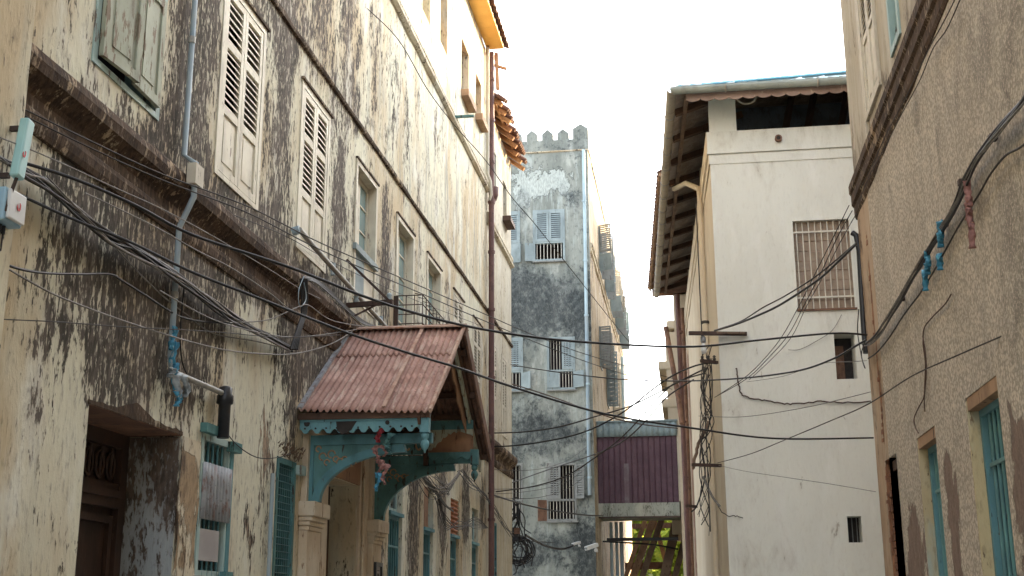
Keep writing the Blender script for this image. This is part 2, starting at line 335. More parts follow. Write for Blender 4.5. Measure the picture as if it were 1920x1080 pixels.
# ---------------------------------------------------------------- window kit (local wall frame)
def rect_frame(mb,u0,u1,z0,z1,d0,d1,w,wb=None):
    wb=w if wb is None else wb
    mb.box((u0,d0,z0),(u0+w,d1,z1)); mb.box((u1-w,d0,z0),(u1,d1,z1)); mb.box((u0+w,d0,z1-w),(u1-w,d1,z1))
    if wb>0: mb.box((u0+w,d0,z0),(u1-w,d1,z0+wb))
def louvre_leaf(T,u0,u1,z0,z1,zmid,zb,d,parent,mat,name='shutter',n=None,th=.035,st=.07):
    """leaf of two louvred lights above and a solid panel below (zb = louvre bottom)"""
    mb=MB(T); mb.box((u0,d,z0),(u0+st,d+th,z1)); mb.box((u1-st,d,z0),(u1,d+th,z1))
    rails=[z1-st,z0]+([zb-st] if zb>z0+.1 else [])+([zmid-st/2] if zmid else [])
    for r in rails: mb.box((u0+st,d+.002,r),(u1-st,d+th-.002,r+st))
    bands=[]
    if zmid: bands=[(zmid+st/2,z1-st),(zb if zb>z0+.1 else z0+st,zmid-st/2)]
    else: bands=[(zb if zb>z0+.1 else z0+st,z1-st)]
    for a,b in bands:
        k=n or max(4,int((b-a)/.066))
        for i in range(k):
            z=a+(b-a)*(i+.5)/k; hh=(b-a)/k*.33
            mb.add([(u0+st,d+.002,z+hh),(u1-st,d+.002,z+hh),(u1-st,d+th-.004,z-hh),(u0+st,d+th-.004,z-hh),
                    (u0+st,d+.002,z+hh-.01),(u1-st,d+.002,z+hh-.01),(u1-st,d+th-.004,z-hh-.01),(u0+st,d+th-.004,z-hh-.01)],
                   [(0,1,2,3),(4,7,6,5),(3,2,6,7),(0,4,5,1)])
    if zb>z0+.1:
        mb.box((u0+st,d+.006,z0+st),(u1-st,d+.016,zb-st))
        mb.box((u0+st+.05,d+.016,z0+st+.05),(u1-st-.05,d+.024,zb-st-.05))
    return mb.build(name,mat,parent)
def panes(T,u0,u1,z0,z1,nu,nz,d,parent,mat,glass,st=.06,name='sash'):
    mb=MB(T); rect_frame(mb,u0,u1,z0,z1,d,d+.04,st)
    for i in range(1,nu): u=u0+(u1-u0)*i/nu; mb.box((u-.012,d+.003,z0+st),(u+.012,d+.035,z1-st))
    for j in range(1,nz): z=z0+(z1-z0)*j/nz; mb.box((u0+st,d+.005,z-.012),(u1-st,d+.033,z+.012))
    s=mb.build(name,mat,parent)
    MB(T).box((u0+st,d+.012,z0+st),(u1-st,d+.018,z1-st)).build('glass',glass,parent); return s
def barset(T,u0,u1,z0,z1,d,n,parent,mat,r=.011,rails=(),name='bars',nr=6):
    mb=MB(T)
    for i in range(n):
        u=u0+(u1-u0)*(i+.5)/n; mb.tube([(u,d,z0),(u,d,z1)],r,nr,False)
    for z in rails: mb.box((u0,d-.006,z-.014),(u1,d+.020,z+.014))
    return mb.build(name,mat,parent)
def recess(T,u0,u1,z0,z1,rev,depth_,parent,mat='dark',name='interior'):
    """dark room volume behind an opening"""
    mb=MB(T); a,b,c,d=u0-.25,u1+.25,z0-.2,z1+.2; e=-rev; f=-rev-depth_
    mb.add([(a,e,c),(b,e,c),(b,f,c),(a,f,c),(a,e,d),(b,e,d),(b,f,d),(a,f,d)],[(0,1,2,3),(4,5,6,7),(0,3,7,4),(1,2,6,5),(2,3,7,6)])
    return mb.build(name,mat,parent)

# ================================================================= SETTING
g=MB().add([(-900,-900,-.02),(900,-900,-.02),(900,1200,-.02),(-900,1200,-.02)],[(0,1,2,3)]).build('ground','ground'); g['kind']='structure'
g=MB().box((-4.3,-10,-.015),(12,37.9,.004)).build('alley_paving','pave'); g['kind']='structure'

# ================================================================= LEFT HOUSE
LH=thing('weathered_townhouse','long plastered townhouse on the left with black mould streaks and cream louvred shutters','house',(XL-3,10,0))
W1=[(7.78,8.95,5.5,7.5),(10.18,11.36,5.5,7.5),(12.6,13.74,5.5,7.5),(14.98,16.06,5.5,7.42),(17.3,18.45,5.5,7.4),(19.5,20.65,5.5,7.42),(21.85,22.9,5.5,7.4),(24.0,25.05,5.5,7.38)]
GW=[(10.27,10.98,1.15,3.13),(12.3,12.93,1.1,3.16),(17.2,18.05,1.1,3.6),(19.55,20.3,1.1,3.55),(21.8,22.62,1.1,3.55),(24.0,24.75,1.1,3.55)]
AT=[(17.2,17.9,11.5,12.9),(18.85,19.5,11.6,13.0),(20.4,21.05,11.75,13.0),(22.55,23.4,11.72,12.85),(24.25,24.95,11.9,12.85)]
DOOR=(8.19,9.83,0,3.05,.46); PD=(14.1,15.5,0,3.15,.45)
holes=[(a,b,c,d,.16 if 14<a<20 else .32) for a,b,c,d in W1]+[(a,b,c,d,.28) for a,b,c,d in GW]+[(a,b,c,d,.22) for a,b,c,d in AT]+[DOOR,PD]
SL=blobs([(10,4.2,2.6,1.0,.25),(14,4.6,3,.6,.2),(12,6.2,3.5,1.3,.18),(16,10,9,2.2,.12),(8,9,2,3,.10),(7.7,3.0,.6,.8,.12),(11.5,2.4,.8,1.2,.06),(22,6,4,1.2,.1),(7.9,4.6,1.0,.6,.5),(9.3,4.4,1.2,.75,.62),(10.7,4.75,1.1,.55,.55),(11.8,4.95,.8,.25,.35),(12.9,4.5,.6,.7,.5),(13.8,4.6,.9,.6,.55),(15,4.5,1.,.5,.45),
 (9.0,3.6,1.0,.5,.6),(8.3,3.35,.6,.45,.35),(10.1,3.8,.35,.7,.45),(7.35,3.5,.5,.9,.2),(7.5,2.4,.18,.5,.3),
 (11.0,5.25,1.6,.22,.6),(9.5,5.35,.9,.35,.65),(9.55,6.3,.42,1.5,.62),(9.5,7.8,.5,.8,.4),(13.0,5.2,1.5,.25,.5),(11.9,5.7,.5,.7,.42),(12.0,7.0,.42,1.0,.33),(10.9,8.2,1.2,.8,.28),(14.3,6.1,.5,.9,.55),(14.3,7.3,.4,.8,.42),(12.0,7.2,.4,.9,.2),(16.7,6.6,.35,1.1,.3),(19,6.6,.35,1,.22),(21.3,6.6,.35,1,.2),(13,9,4,1,.12),(11,11,4,3,.15),(12.9,8.0,1.5,.5,.25),
 (16.6,5.6,.5,.8,.34),(16.6,6.8,.35,.8,.22),(19,5.3,.5,.5,.3),(21.2,5.3,.5,.5,.3),(23.4,5.3,.5,.5,.25),(15.5,8.2,3,.6,.12),(9,9,3,1.5,.22),(14,9.3,3,1.,.14),
 (12.6,3.6,.35,.6,.40),(12.1,3.2,.2,.8,.15),(16.9,3.3,.3,.8,.35),(18.8,3.55,.45,.8,1.0),(18.8,2.5,.28,.7,.75),(21.0,3.4,.42,.7,1.0),(21.1,2.7,.2,.5,.45),(23.3,3.5,.42,.7,.95),(25.2,3.6,.4,.6,.7),(18,4.5,6,.5,.6),(16.9,2.4,.18,.9,.6),(16.5,4.3,.8,.5,.3),
 (11.3,4.35,.75,.35,-.65),(11.5,3.6,.9,.5,-.35),(8.5,5.9,.7,.6,-.1),(7.2,6.2,.6,.8,-.3),(7.9,5.1,.6,.15,-.2),(20,9.5,6,1.2,.02),(21,12,4,1,-.25),(6.9,4.3,.3,.5,-.35),(6.9,3.2,.35,1.0,-.15),(7.6,2.6,.5,.8,-.25)])
PL=blobs([(10.02,2.35,.22,.8,.62),(10.02,1.6,.2,.5,.3),(11.85,3.15,.28,.55,.55),(11.2,2.6,.3,.4,.28),(7.95,1.75,.2,.3,.4),(6.9,1.8,.25,.3,.3),(7.5,2.2,.12,.6,.25),(11.6,2.0,.35,.3,.25),(13.1,4.2,.3,.3,.2),(7.95,3.08,.2,.1,.2),(9.2,3.05,.6,.06,.3)])
def stL(v):
    u,z=v.y,v.z; t=min(1,max(0,(u-12)/8))*.6+(.3 if z>7.9 else 0)
    return (max(-.5,SL(u,z)-.02),PL(u,z),t)
wall(TL,6.75,25.75,0,14.05,holes,.22,.3,'plL',LH,'wall',stL,.014)
# shell
sh=MB(); sh.box((XL-9,-10,0),(XL-8.8,25.75,14)); sh.box((XL-8.8,-10,0),(XL-.001,-9.8,14)); sh.build('rear_wall','plB',LH)
MB(TL).box((25.70,-8.8,0),(25.74,-.004,14.03)).build('end_wall','plB',LH)
wall(lambda p:(XL+.14+p[1],p[0],p[2]),-10,6.76,0,14.05,[],.25,.2,'plL',LH,'pier',lambda v:(.05+.25*(v.z>6),PL(v.y,v.z),.2),.01)
MB(TL).box((6.70,-.3,0),(6.758,.138,14.05)).build('pier_return','plL',LH)
# roof + eave
rf=MB(); rf.add([(XL+.42,-10,14.22),(XL+.42,25.9,14.22),(XL-4.5,25.9,16.6),(XL-4.5,-10,16.6)],[(0,1,2,3)]); rf.add([(XL-9.4,-10,14.2),(XL-9.4,25.9,14.2),(XL-4.5,25.9,16.6),(XL-4.5,-10,16.6)],[(0,1,2,3)])
rf=rf.build('roof','tile',LH,None,.05)
MB().box((XL+.002,-10,14.06),(XL+.40,25.68,14.10)).build('soffit','soffit',LH)
MB().box((XL+.36,-10,14.10),(XL+.40,25.75,14.20)).build('fascia','wood',LH)
mb=MB(); random.seed(3)
mb.grid(lambda i,j:(XL+.50-.5*j,26-36*i,14.20+.25*j+.04*math.cos(i*36/.3*6.283)),960,3)
mb.build('tile_edge','tile',LH,None,.03)
mb=MB(TL); mb.box((25.45,.02,13.85),(25.52,.10,14.05)); mb.beam((25.8,.10,14.0),(25.8,.12,13.55),.07,.07); mb.beam((25.75,.02,13.75),(25.95,.42,13.68),.06,.05); mb.beam((25.85,.2,14.05),(25.8,.24,13.1),.08,.03); mb.beam((25.9,.14,14.0),(25.92,.22,13.7),.09,.02)
lab(mb.build('broken_rafter','rafter',LH),'splintered rafter ends hanging at the roof corner')
# cornices (profiles extruded along the alley)
def moulding(T,prof,u0,u1,mat,parent,name,stain=None,step=.25,seed=0,wob=.008):
    n=len(prof); k=max(1,int((u1-u0)/step)); vs=[]; fs=[]
    for i in range(k+1):
        u=u0+(u1-u0)*i/k
        for j,(d,z) in enumerate(prof):
            q=mnoise.noise(Vector((u*1.7,j*.7+seed,2)))*wob+mnoise.noise(Vector((u*5,j*.5+seed,2)))*wob*.4
            vs.append((u,d+(q if d>.001 else 0),z+q))
    for i in range(k):
        for j in range(n-1): fs.append((i*n+j,(i+1)*n+j,(i+1)*n+j+1,i*n+j+1))
    mb=MB(T); mb.add(vs,fs,False); mb.add(vs[:n],[tuple(range(n))]); mb.add(vs[-n:],[tuple(range(n))])
    return mb.build(name,mat,parent,stain)
PC=[(-.02,5.20),(.10,5.18),(.12,5.15),(.135,5.09),(.12,5.02),(.07,4.97),(.03,4.93),(.015,4.90),(.015,4.82),(.035,4.80),(.045,4.76),(.035,4.70),(.02,4.66),(-.02,4.65)]
SC=blobs([(11.1,4.95,.5,.4,-.9),(11.9,4.85,.5,.3,-.6),(9.0,5.2,.3,.3,-.2)])
moulding(TL,PC,6.76,25.7,'corn',LH,'cornice',lambda v:(SC(v.y,v.z),.3 if 11.0<v.y<12.3 else 0,0),wob=.006)
moulding(TL,[(-.02,7.96),(.035,7.95),(.045,7.92),(.035,7.89),(-.02,7.88)],-9,25.7,'corn',LH,'string_course',None,.3,5,.012)
moulding(TL,[(-.02,10.86),(.05,10.84),(.06,10.78),(.03,10.75),(.03,10.72),(.08,10.69),(.08,10.64),(.03,10.60),(-.02,10.60)],-9,25.7,'corn2',LH,'upper_moulding',None,.3,9,.01)
# first floor windows
def wframe(T,w,parent,mat='cream',d=.012,fw=.075,lining=.3):
    a,b,c,e=w; mb=MB(T); rect_frame(mb,a,b,c,e,-.03,d,fw,.05)
    if lining: mb.box((a+.002,-lining,c+.05),(a+.03,-.03,e-.01)); mb.box((b-.03,-lining,c+.05),(b-.002,-.03,e-.01)); mb.box((a+.03,-lining,e-.03),(b-.03,-.03,e-.004))
    return mb.build('window',mat,parent)
for k in (1,2,6,7):
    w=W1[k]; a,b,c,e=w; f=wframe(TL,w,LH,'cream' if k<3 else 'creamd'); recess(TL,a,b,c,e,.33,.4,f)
    u0,u1,m=a+.08,b-.08,(a+b)/2
    lab(f,['','cream shuttered window with the widest louvres above the cornice','cream shuttered window directly above the diagonal conduit','','','','closed louvred window past the wire cage','closed louvred window beside the brown drainpipe'][k])
    for (x,y) in ((u0,m-.004),(m+.004,u1)):
        louvre_leaf(TL,x,y,c+.06,e-.08,c+1.36,c+.72,-.028,f,'cream' if k<3 else 'creamd')
    MB(TL).box((a-.03,.0,e),(b+.05,.035,e+.028)).build('hood','corn',f)
# W0: green shutters ajar, blue inner
w=W1[0]; f=wframe(TL,w,LH,'pteal'); lab(f,'window with flaking green panels and blue inner casement'); recess(TL,*w,.33,.4,f)
def tilt(T,u0,dt):   # hinge at u0: opens outwards by slope dt
    return lambda p: T((p[0],p[1]+(p[0]-u0)*dt,p[2]))
for (x,y,h,dt) in ((7.86,8.38,7.86,.10),(8.385,8.87,8.87,-.02)):
    mb=MB(tilt(TL,h,dt)); rect_frame(mb,x,y,5.58,6.52,.015,.05,.075); mb.box((x+.075,.02,5.655),(y-.075,.035,6.445)); mb.box((x+.13,.035,5.71),(y-.13,.042,6.39))
    mb.build('shutter','pgreen',f)
MB(TL).box((7.86,-.1,6.5),(8.87,.0,6.58)).build('transom','pteal',f)
mb=MB(TL); mb.box((8.55,-.12,6.58),(8.86,-.09,7.44)); mb.build('casement','blue',f)
MB(TL).box((8.1,-.2,6.58),(8.3,-.17,7.44)).build('curtain','white',f)
for u,u2 in ((10.05,10.09),): pass
# W3..W5 deep glazed doors
for k in (3,4,5):
    a,b,c,e=W1[k]; mb=MB(TL)
    mb.box((a-.02,-.16,c),(a+.05,.02,e)); mb.box((b-.04,-.16,c),(b+.03,.02,e)); mb.box((a+.05,-.16,e-.07),(b-.04,.02,e)); mb.box((a+.05,-.16,c),(b-.04,.015,c+.05))
    f=mb.build('window','cream',LH); lab(f,['','','','deep framed window with glazed doors ajar and a curved wooden sill','glazed window above the left end of the wire cage','glazed window above the right end of the wire cage'][k])
    MB(TL).box((a-.03,.0,e+.0),(b+.06,.035,e+.028)).build('hood','corn',f)
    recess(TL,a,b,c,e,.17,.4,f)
    m=(a+b)/2
    panes(TL,a+.06,m,c+.06,e-.08,1,5,-.14,f,'cream','glass'); panes(TL,m+.005,b-.045,c+.06,e-.08,1,5,-.14,f,'cream','glassp')
    if k==3:
        mb=MB(TL); mb.box((a-.06,-.02,6.16),(b+.03,.05,6.24)); mb.box((a+.05,-.05,5.56),(m,.0,6.16)); mb.build('sill_board','tshut',f)
        MB(TL).box((m+.01,-.05,5.56),(b-.06,.0,6.16)).build('lower_panel','cream',f)
# wire cage
mb=MB(TL); a,b,z0,z1,D=17.3,20.4,5.55,6.12,.42
for z in lin(z0,z1,4): mb.tube([(a,.0,z),(a,D,z),(b,D,z),(b,.0,z)],.009,5)
for u in lin(a,b,12): mb.tube([(u,D,z0),(u,D,z1),(u,.30,z1+.03)],.007,5)
for d in lin(.05,D,3): mb.tube([(a,d,z0),(a,d,z1)],.007,5); mb.tube([(b,d,z0),(b,d,z1)],.007,5)
mb.tube([(b,D,z0)]+[(b,D-.12*math.sin(t*3),z0+.57*t) for t in lin(.1,.9,6)]+[(b,D,z1)],.007,5)
lab(mb.build('balcony_grille','iron',LH),'rusty wire cage above the porch roof')
MB(TL).box((17.22,.0,5.45),(17.26,.07,6.10)).build('cage_panel','woodd',LH)
# attic windows
for i,(a,b,c,e) in enumerate(AT):
    mb=MB(TL); rect_frame(mb,a,b,c,e,-.21,-.14,.06); f=mb.build('attic_window',['pteal','creamd','pteal','wood','wood'][i],LH)
    MB(TL).box((a+.06,-.18,c+.06),(b-.06,-.165,e-.06)).build('glass','glassp' if i<2 else 'woodo',f)
    if i>=3: 
        lab(f,'small attic window with a boxed wooden sill'); mb=MB(TL); mb.box((a-.05,.0,c-.16),(b+.02,.16,c-.02)); mb.build('sill_box','timber',f)
MB(TL).box((21.6,-.05,10.72),(21.66,.42,10.76)).build('iron_stub','blued',LH)
# --- ground floor: recessed carved door
a,b,z1,rv=8.19,9.83,3.05,.46
mb=MB(TL); mb.box((a,-rv-.10,0),(b,-rv-.05,z1)); d=mb.build('door','woodd',LH); lab(d,'dark carved double door set deep in the wall')
mb=MB(TL)
rect_frame(mb,a+.02,b-.02,0,z1-.02,-rv-.04,-rv+.02,.12,0); mb.box((a+.14,-rv-.04,2.50),(b-.14,-rv+.05,2.56)); mb.box((a+.14,-rv-.04,2.56),(b-.14,-rv+.01,2.62)); mb.box((a+.14,-rv-.04,2.42),(b-.14,-rv+.02,2.50))
mb.box((a+.62,-rv-.04,0),(a+.72,-rv+.03,2.42))
mb.build('door_frame','woodd',d)
mb=MB(TL)
for i in range(7):
    u=a+.26+i*.19; mb.tube([(u+.07*math.cos(t),-rv-.03,2.76+.11*math.sin(t)) for t in lin(0,6.283,12)],.014,5); mb.tube([(u,-rv-.03,2.64),(u,-rv-.02,2.9)],.016,5)
mb.build('carving','woodd',d)
for u in (a+.16,a+.74):
    mb=MB(TL)
    for (q0,q1) in ((.1,.9),(.98,1.5),(1.58,2.36)): rect_frame(mb,u+.02,u+.44 if u<a+.5 else b-.16,q0,q1,-rv-.045,-rv-.01,.06)
    mb.build('leaf_panel','woodd',d)
mb=MB(TL)
for i in range(16):
    u=random.uniform(a+.18,a+.6); z=random.uniform(1.6,2.4); mb.prism([(u+random.uniform(.01,.03)*math.cos(t),z+random.uniform(.015,.06)*math.sin(t)) for t in lin(0,5.6,6)],lambda p,q,t:(p,t,q),-rv-.046,-rv-.040)
mb.build('flaked_paint','creamd',d)
# reveal + jagged lintel + column of rough plaster
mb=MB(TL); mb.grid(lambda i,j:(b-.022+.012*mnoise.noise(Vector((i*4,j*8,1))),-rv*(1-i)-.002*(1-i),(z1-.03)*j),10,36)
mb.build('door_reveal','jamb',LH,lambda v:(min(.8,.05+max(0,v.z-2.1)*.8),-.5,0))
mb=MB(TL); top=[(a-.02+(b-a+.04)*i/24) for i in range(25)]
poly=[(u,3.035+.01*mnoise.noise(Vector((u*5,1,0)))) for u in top]+[(u,3.06+.03*abs(mnoise.noise(Vector((u*9,7,0)))+.3)+(.09*math.exp(-((u-8.95)/.25)**2))) for u in reversed(top)]
mb.prism(poly,lambda p,q,t:(p,t,q),-.02,.008); mb.build('broken_lintel','corn',LH)
mb=MB(TL); mb.box((a,-rv,3.028),(b,.0,3.045)); mb.build('lintel_underside','rustd',LH)
mb=MB(TL); mb.grid(lambda i,j:(9.84+.41*j,.012+.02*mnoise.noise(Vector((i*9,j*3,4))),3.03*i),40,5)
mb.build('rough_pier','jambp',LH,lambda v:(.25*(v.z>2.7),.5+.35*math.sin(v.z*4.2+v.y*9) if 1.9<v.z<2.95 else .1,0))
# ground window 1 with patches
def gwin(w,parent,mat='blue',n=5,rails=(2.55,),rev=.26,barm='bars',bars=True,zt=None):
    a,b,c,e=w; mb=MB(TL); rect_frame(mb,a+.005,b-.005,c,e-.005,-rev,.012,.06,.06)
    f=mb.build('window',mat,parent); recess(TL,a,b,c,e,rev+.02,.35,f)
    if bars: barset(TL,a+.07,b-.07,c+.06,(zt or e)-.06,-.03,n,f,barm,.012,rails)
    return f
w=GW[0]; f=gwin(w,LH,'pteal',5,(),.24,'blue'); lab(f,'narrow blue window patched with corrugated iron and a pale board')
a,b,c,e=w
def corr(mb,u0,u1,z0,z1,d,amp,per,T=None,horiz=False,lean=0):
    n=int((u1-u0)/per*8)
    mb.grid(lambda i,j:(u0+(u1-u0)*i,d+amp*math.cos(2*math.pi*(u0+(u1-u0)*i)/per)+lean*j,z0+(z1-z0)*j),n,3)
mb=MB(TL); corr(mb,a+.04,b-.02,2.38,2.87,.03,.012,.075); lab(mb.build('iron_patch','galv',f,None,.004),'corrugated iron patch with rust streaks')
MB(TL).box((a+.05,-.02,2.03),(a+.52,.01,2.30)).build('board_patch','board',f)
MB(TL).box((a+.05,-.20,1.75),(b-.06,-.02,1.95)).build('lower_rail','pteal',f)
mb=MB(TL); mb.box((b-.03,-.05,c),(b+.05,.02,3.1)); mb.build('side_post','blue',f)
for q in (((b-.10,.0,3.03),(b+.12,.07,3.12)),((a-.05,.0,3.12),(a+.25,.07,3.20)),((b-.1,0,1.905),(b+.08,.06,1.95))): MB(TL).box(*q).build('hinge_block','blued',f)
mb=MB(TL); mb.box((a-.04,.0,1.83),(b+.05,.07,1.90)); mb.build('sill','board',f)
# ground window 2 dark grille
w=GW[1]; f=gwin(w,LH,'blued',0,(),.2,'blued',False); lab(f,'teal window with a fine wire grille left of the porch pillar'); a,b,c,e=w
mb=MB(TL)
for i in range(1,9): u=a+(b-a)*i/9; mb.tube([(u,-.02,c+.05),(u,-.02,e-.05)],.006,5,False)
for z in lin(c+.1,e-.1,26): mb.tube([(a+.05,-.012,z),(b-.05,-.012,z)],.0045,4,False)
mb.build('wire_grille','bars',f)
mb=MB(TL); mb.box((b-.02,.0,3.03),(b+.16,.07,3.13)); mb.build('hinge_block','pteal',f)
mb=MB(TL); random.seed(5)
for i in range(90): u=random.uniform(a-.05,b); z=3.16+random.uniform(0,.14); d=random.uniform(0,.08); mb.add([(u,d,z),(u+.03,d+.01,z+random.uniform(-.03,.03)),(u+.01,d+.03,z+.03)],[(0,1,2)])
lab(mb.build('moss_tuft','timberd',f),'dark dry moss clump')
# porch door
a,b,z1=14.1,15.5,3.15
mb=MB(TL); mb.box((a,-.52,0),(b,-.47,z1)); d=mb.build('porch_door','wood',LH); lab(d,'brown panelled door standing half open under the porch')
mb=MB(TL); rect_frame(mb,a,b,0,z1,-.46,-.36,.14,0); rect_frame(mb,a+.14,b-.14,0,z1-.14,-.45,-.40,.08,0); mb.build('door_frame','wood',d)
MB(TL).box((a+.72,-.465,0),(b-.22,-.455,z1-.4)).build('door_gap','dark',d)
mb=MB(TL)
for z in (.3,1.0,1.7,2.3): rect_frame(mb,a+.24,a+.68,z,z+.55,-.468,-.44,.05)
mb.build('door_panel','wood',d)
mb=MB(TL)
for z in lin(1.9,3.0,26): mb.box((b-.06,-.3,z),(b+.0,-.29+.01,z+.02))
# pillars
for (u0,u1,z_cap,nm) in ((13.12,13.62,2.75,0),(15.95,16.42,2.74,1)):
    mb=MB(TL); mb.box((u0,.0,0),(u1,.10,2.45)); p=mb.build('pillar','pillar',LH,None,None,.008); lab(p,['near porch pillar with a moulded capital','far porch pillar with a moulded capital'][nm])
    mb=MB(TL); mb.box((u0-.05,.0,2.60),(u1+.05,.19,2.76)); mb.box((u0-.03,.0,2.55),(u1+.03,.16,2.60)); mb.box((u0-.02,.0,2.50),(u1+.02,.13,2.55)); mb.box((u0-.005,.0,2.45),(u1+.005,.115,2.50)); mb.build('capital','pillar',p,None,None,.012)
    mb=MB(TL); mb.box((u0+.02,.0,2.76),(u1-.10,.07,3.72)); mb.build('upper_shaft','pillar',p,None,None,.006)
MB(TL).box((13.62,.0,0),(14.1,.03,3.6)).build('door_surround','pillar',LH); MB(TL).box((15.5,.0,0),(15.95,.03,3.6)).build('door_surround','pillar',LH); MB(TL).box((14.1,.0,3.16),(15.5,.035,3.6)).build('door_surround','woodo',LH)
for u in (13.75,15.62): MB(TL).tube([(u,.05,1),(u,.05,3.55)],.02,6).build('conduit','pillar',LH)
# far ground windows
txt=['','','tall blue window with a four pane transom just past the porch','blue window with an orange brown boarded top','blue window with a rusty corrugated patch at its top','slim blue window nearest the brown drainpipe']
for k in (2,3,4,5):
    w=GW[k]; a,b,c,e=w; tz=[0,0,2.93,2.85,2.87,2.85][k]
    mb=MB(TL); rect_frame(mb,a+.005,b-.005,c,tz,-.26,-.05,.05,.05); mb.box((a+.0,-.26,tz),(b,.03,tz+.05)); f=mb.build('window','blueb' if k>2 else 'blue',LH); lab(f,txt[k]); recess(TL,a,b,c,e,.29,.3,f)
    barset(TL,a+.07,b-.07,c+.05,tz-.03,-.06,5,f,'bars',.011,(2.5,1.9))
    MB(TL).box((b-.3,-.2,c+.05),(b-.06,-.17,tz)).build('open_leaf','blueb',f)
    if k in (2,5): panes(TL,a+.02,b-.02,tz+.06,e-.03,2,2,-.12,f,'pteal','glass'); 
    if k==3: MB(TL).box((a+.02,-.2,tz+.05),(a+.42,-.02,e)).build('board','woodo',f); MB(TL).box((a+.43,-.2,tz+.05),(b-.01,-.10,e)).build('panel','blueb',f)
    if k==4:
        mb=MB(TL); mb.grid(lambda i,j:(a+.02+(b-a-.04)*i,-.02+.015*math.cos(j*2*math.pi*8),tz+.06+(e-tz-.07)*j),2,64); mb.build('iron_patch','rusto',f,None,.004)
# framed plaque by the porch
pq=thing('framed_plaque','small pale notice in a black frame beside the far porch pillar','plaque',tuple(TL((16.2,.12,1.9))))
mb=MB(TL); rect_frame(mb,16.02,16.38,1.82,2.22,.105,.14,.05); mb.build('frame','blackp',pq); MB(TL).box((16.07,.105,1.87),(16.33,.115,2.17)).build('notice','board',pq)
mb=MB(TL); mb.box((16.14,.1155,1.95),(16.26,.118,2.08)); mb.box((16.12,.1155,2.11),(16.28,.118,2.12)); mb.build('picture','blackg',pq)
# pipes on the left house
def bracket_rings(T,u,d,zs,r,parent,mat):
    for z in zs: MB(T).tube([(u,d,z),(u,d,z+.06)],r,10).build('pipe_clip',mat,parent)
mb=MB(TL); mb.tube([(9.40,.06,8.9),(9.38,.06,5.36),(9.38,.17,5.28),(9.38,.17,4.98),(9.38,.06,4.72),(9.38,.06,3.62),(9.42,.06,3.52),(9.52,.06,3.50)],.026,8)
p=mb.build('drain_pipe','pvc',LH); lab(p,'thin blue grey pipe crossing the cornice'); 
mb=MB(TL); mb.tube([(9.52,.06,3.50),(10.45,.09,3.50)],.026,8); mb.build('pipe_elbow','pvcw',p); bracket_rings(TL,9.38,.06,(7.9,6.4,4.1),.032,p,'pvcw')
MB(TL).box((9.30,.13,5.08),(9.47,.21,5.26)).build('mortar_pad','creamd',p)
mb=MB(TL); mb.lathe((10.52,.10,3.10),[(.055,0),(.055,.30),(.075,.31),(.075,.38),(.06,.40),(.065,.45),(.03,.47)],12); lab(mb.build('vent_cap','blackp',LH),'black plastic pipe end above the patched window')
# main brown downpipe
mb=MB(TL); mb.tube([(25.72,.11,14.0),(25.72,.11,0)],.062,10); p=mb.build('downpipe','pipeb',LH); lab(p,'thick brown iron downpipe running the full height')
bracket_rings(TL,25.72,.11,(13.3,12.3,11.3,10.35,9.2,7.9,6.4,5.0,3.4),.08,p,'pipeb')
mb=MB(TL); mb.lathe((25.80,.16,10.45),[(.05,0),(.09,.12),(.10,.3),(.06,.32)],10); mb.tube([(25.8,.16,10.5),(25.72,.12,10.3)],.05,8); mb.build('pipe_hopper','pipeb',p)
mb=MB(TL); mb.tube([(25.45,.07,14),(25.45,.07,10.95),(25.5,.12,10.8),(25.55,.13,10.5),(25.6,.08,10.4)],.035,8); mb.build('side_pipe','creamd',p)
# diagonal conduit below windows
mb=MB(TL); mb.tube([(12.43,.10,5.64),(12.9,.12,5.58),(16.3,.14,5.40)],.03,8); p=mb.build('diagonal_conduit','pvcw',LH); lab(p,'sloping grey conduit above the cornice')
for q,w_ in (([(12.43,.02,5.62),(12.43,.1,5.64)],.05),([(14.0,.02,5.7),(14.0,.02,5.55)],.035),([(16.0,.12,5.5),(16.0,.12,5.38)],.035)): MB(TL).tube(q,w_,8).build('conduit_clip','pvc',p)

# ================================================================= LEFT HOUSE B (ragged roof)
BH=thing('ragged_roof_house','narrow plastered house with exposed orange rafters beyond the brown downpipe','house',(XL-3,27.6,0))
BW=[(26.4,27.2,5.5,7.42),(27.9,28.75,5.5,7.4)]
SB=blobs([(27.5,5.2,2,.25,.4),(28,4.9,2,.2,.5),(27,8.2,1.5,1,.12),(26.4,4.5,1,.6,.1),(28.5,3.0,.4,.8,.15)])
BH0=(26.5,27.1,1.1,3.45)
wall(TL,25.76,29.55,0,12.75,[(*b,.3) for b in BW]+[(*BH0,.25),(26.55,27.1,11.0,12.0,.25),(28.2,28.8,10.9,11.8,.25)],.22,.3,'plB',BH,'wall',lambda v:(SB(v.y,v.z),0,.6),.012)
MB().box((XL-8,29.40,0),(XL-.004,29.54,12.7)).build('end_wall','plB',BH)
MB().box((XL-8,25.8,0),(XL-7.8,29.40,12.7)).build('rear_wall','plB',BH)
moulding(TL,PC,25.78,29.6,'corn',BH,'cornice'); 
moulding(TL,[(-.02,7.96),(.035,7.95),(.045,7.92),(.035,7.89),(-.02,7.88)],25.78,29.56,'corn',BH,'string_course')
moulding(TL,[(-.02,10.2),(.05,10.18),(.06,10.1),(.03,10.07),(.03,10.02),(.08,9.99),(.08,9.94),(-.02,9.9)],25.78,29.56,'corn2',BH,'upper_moulding')
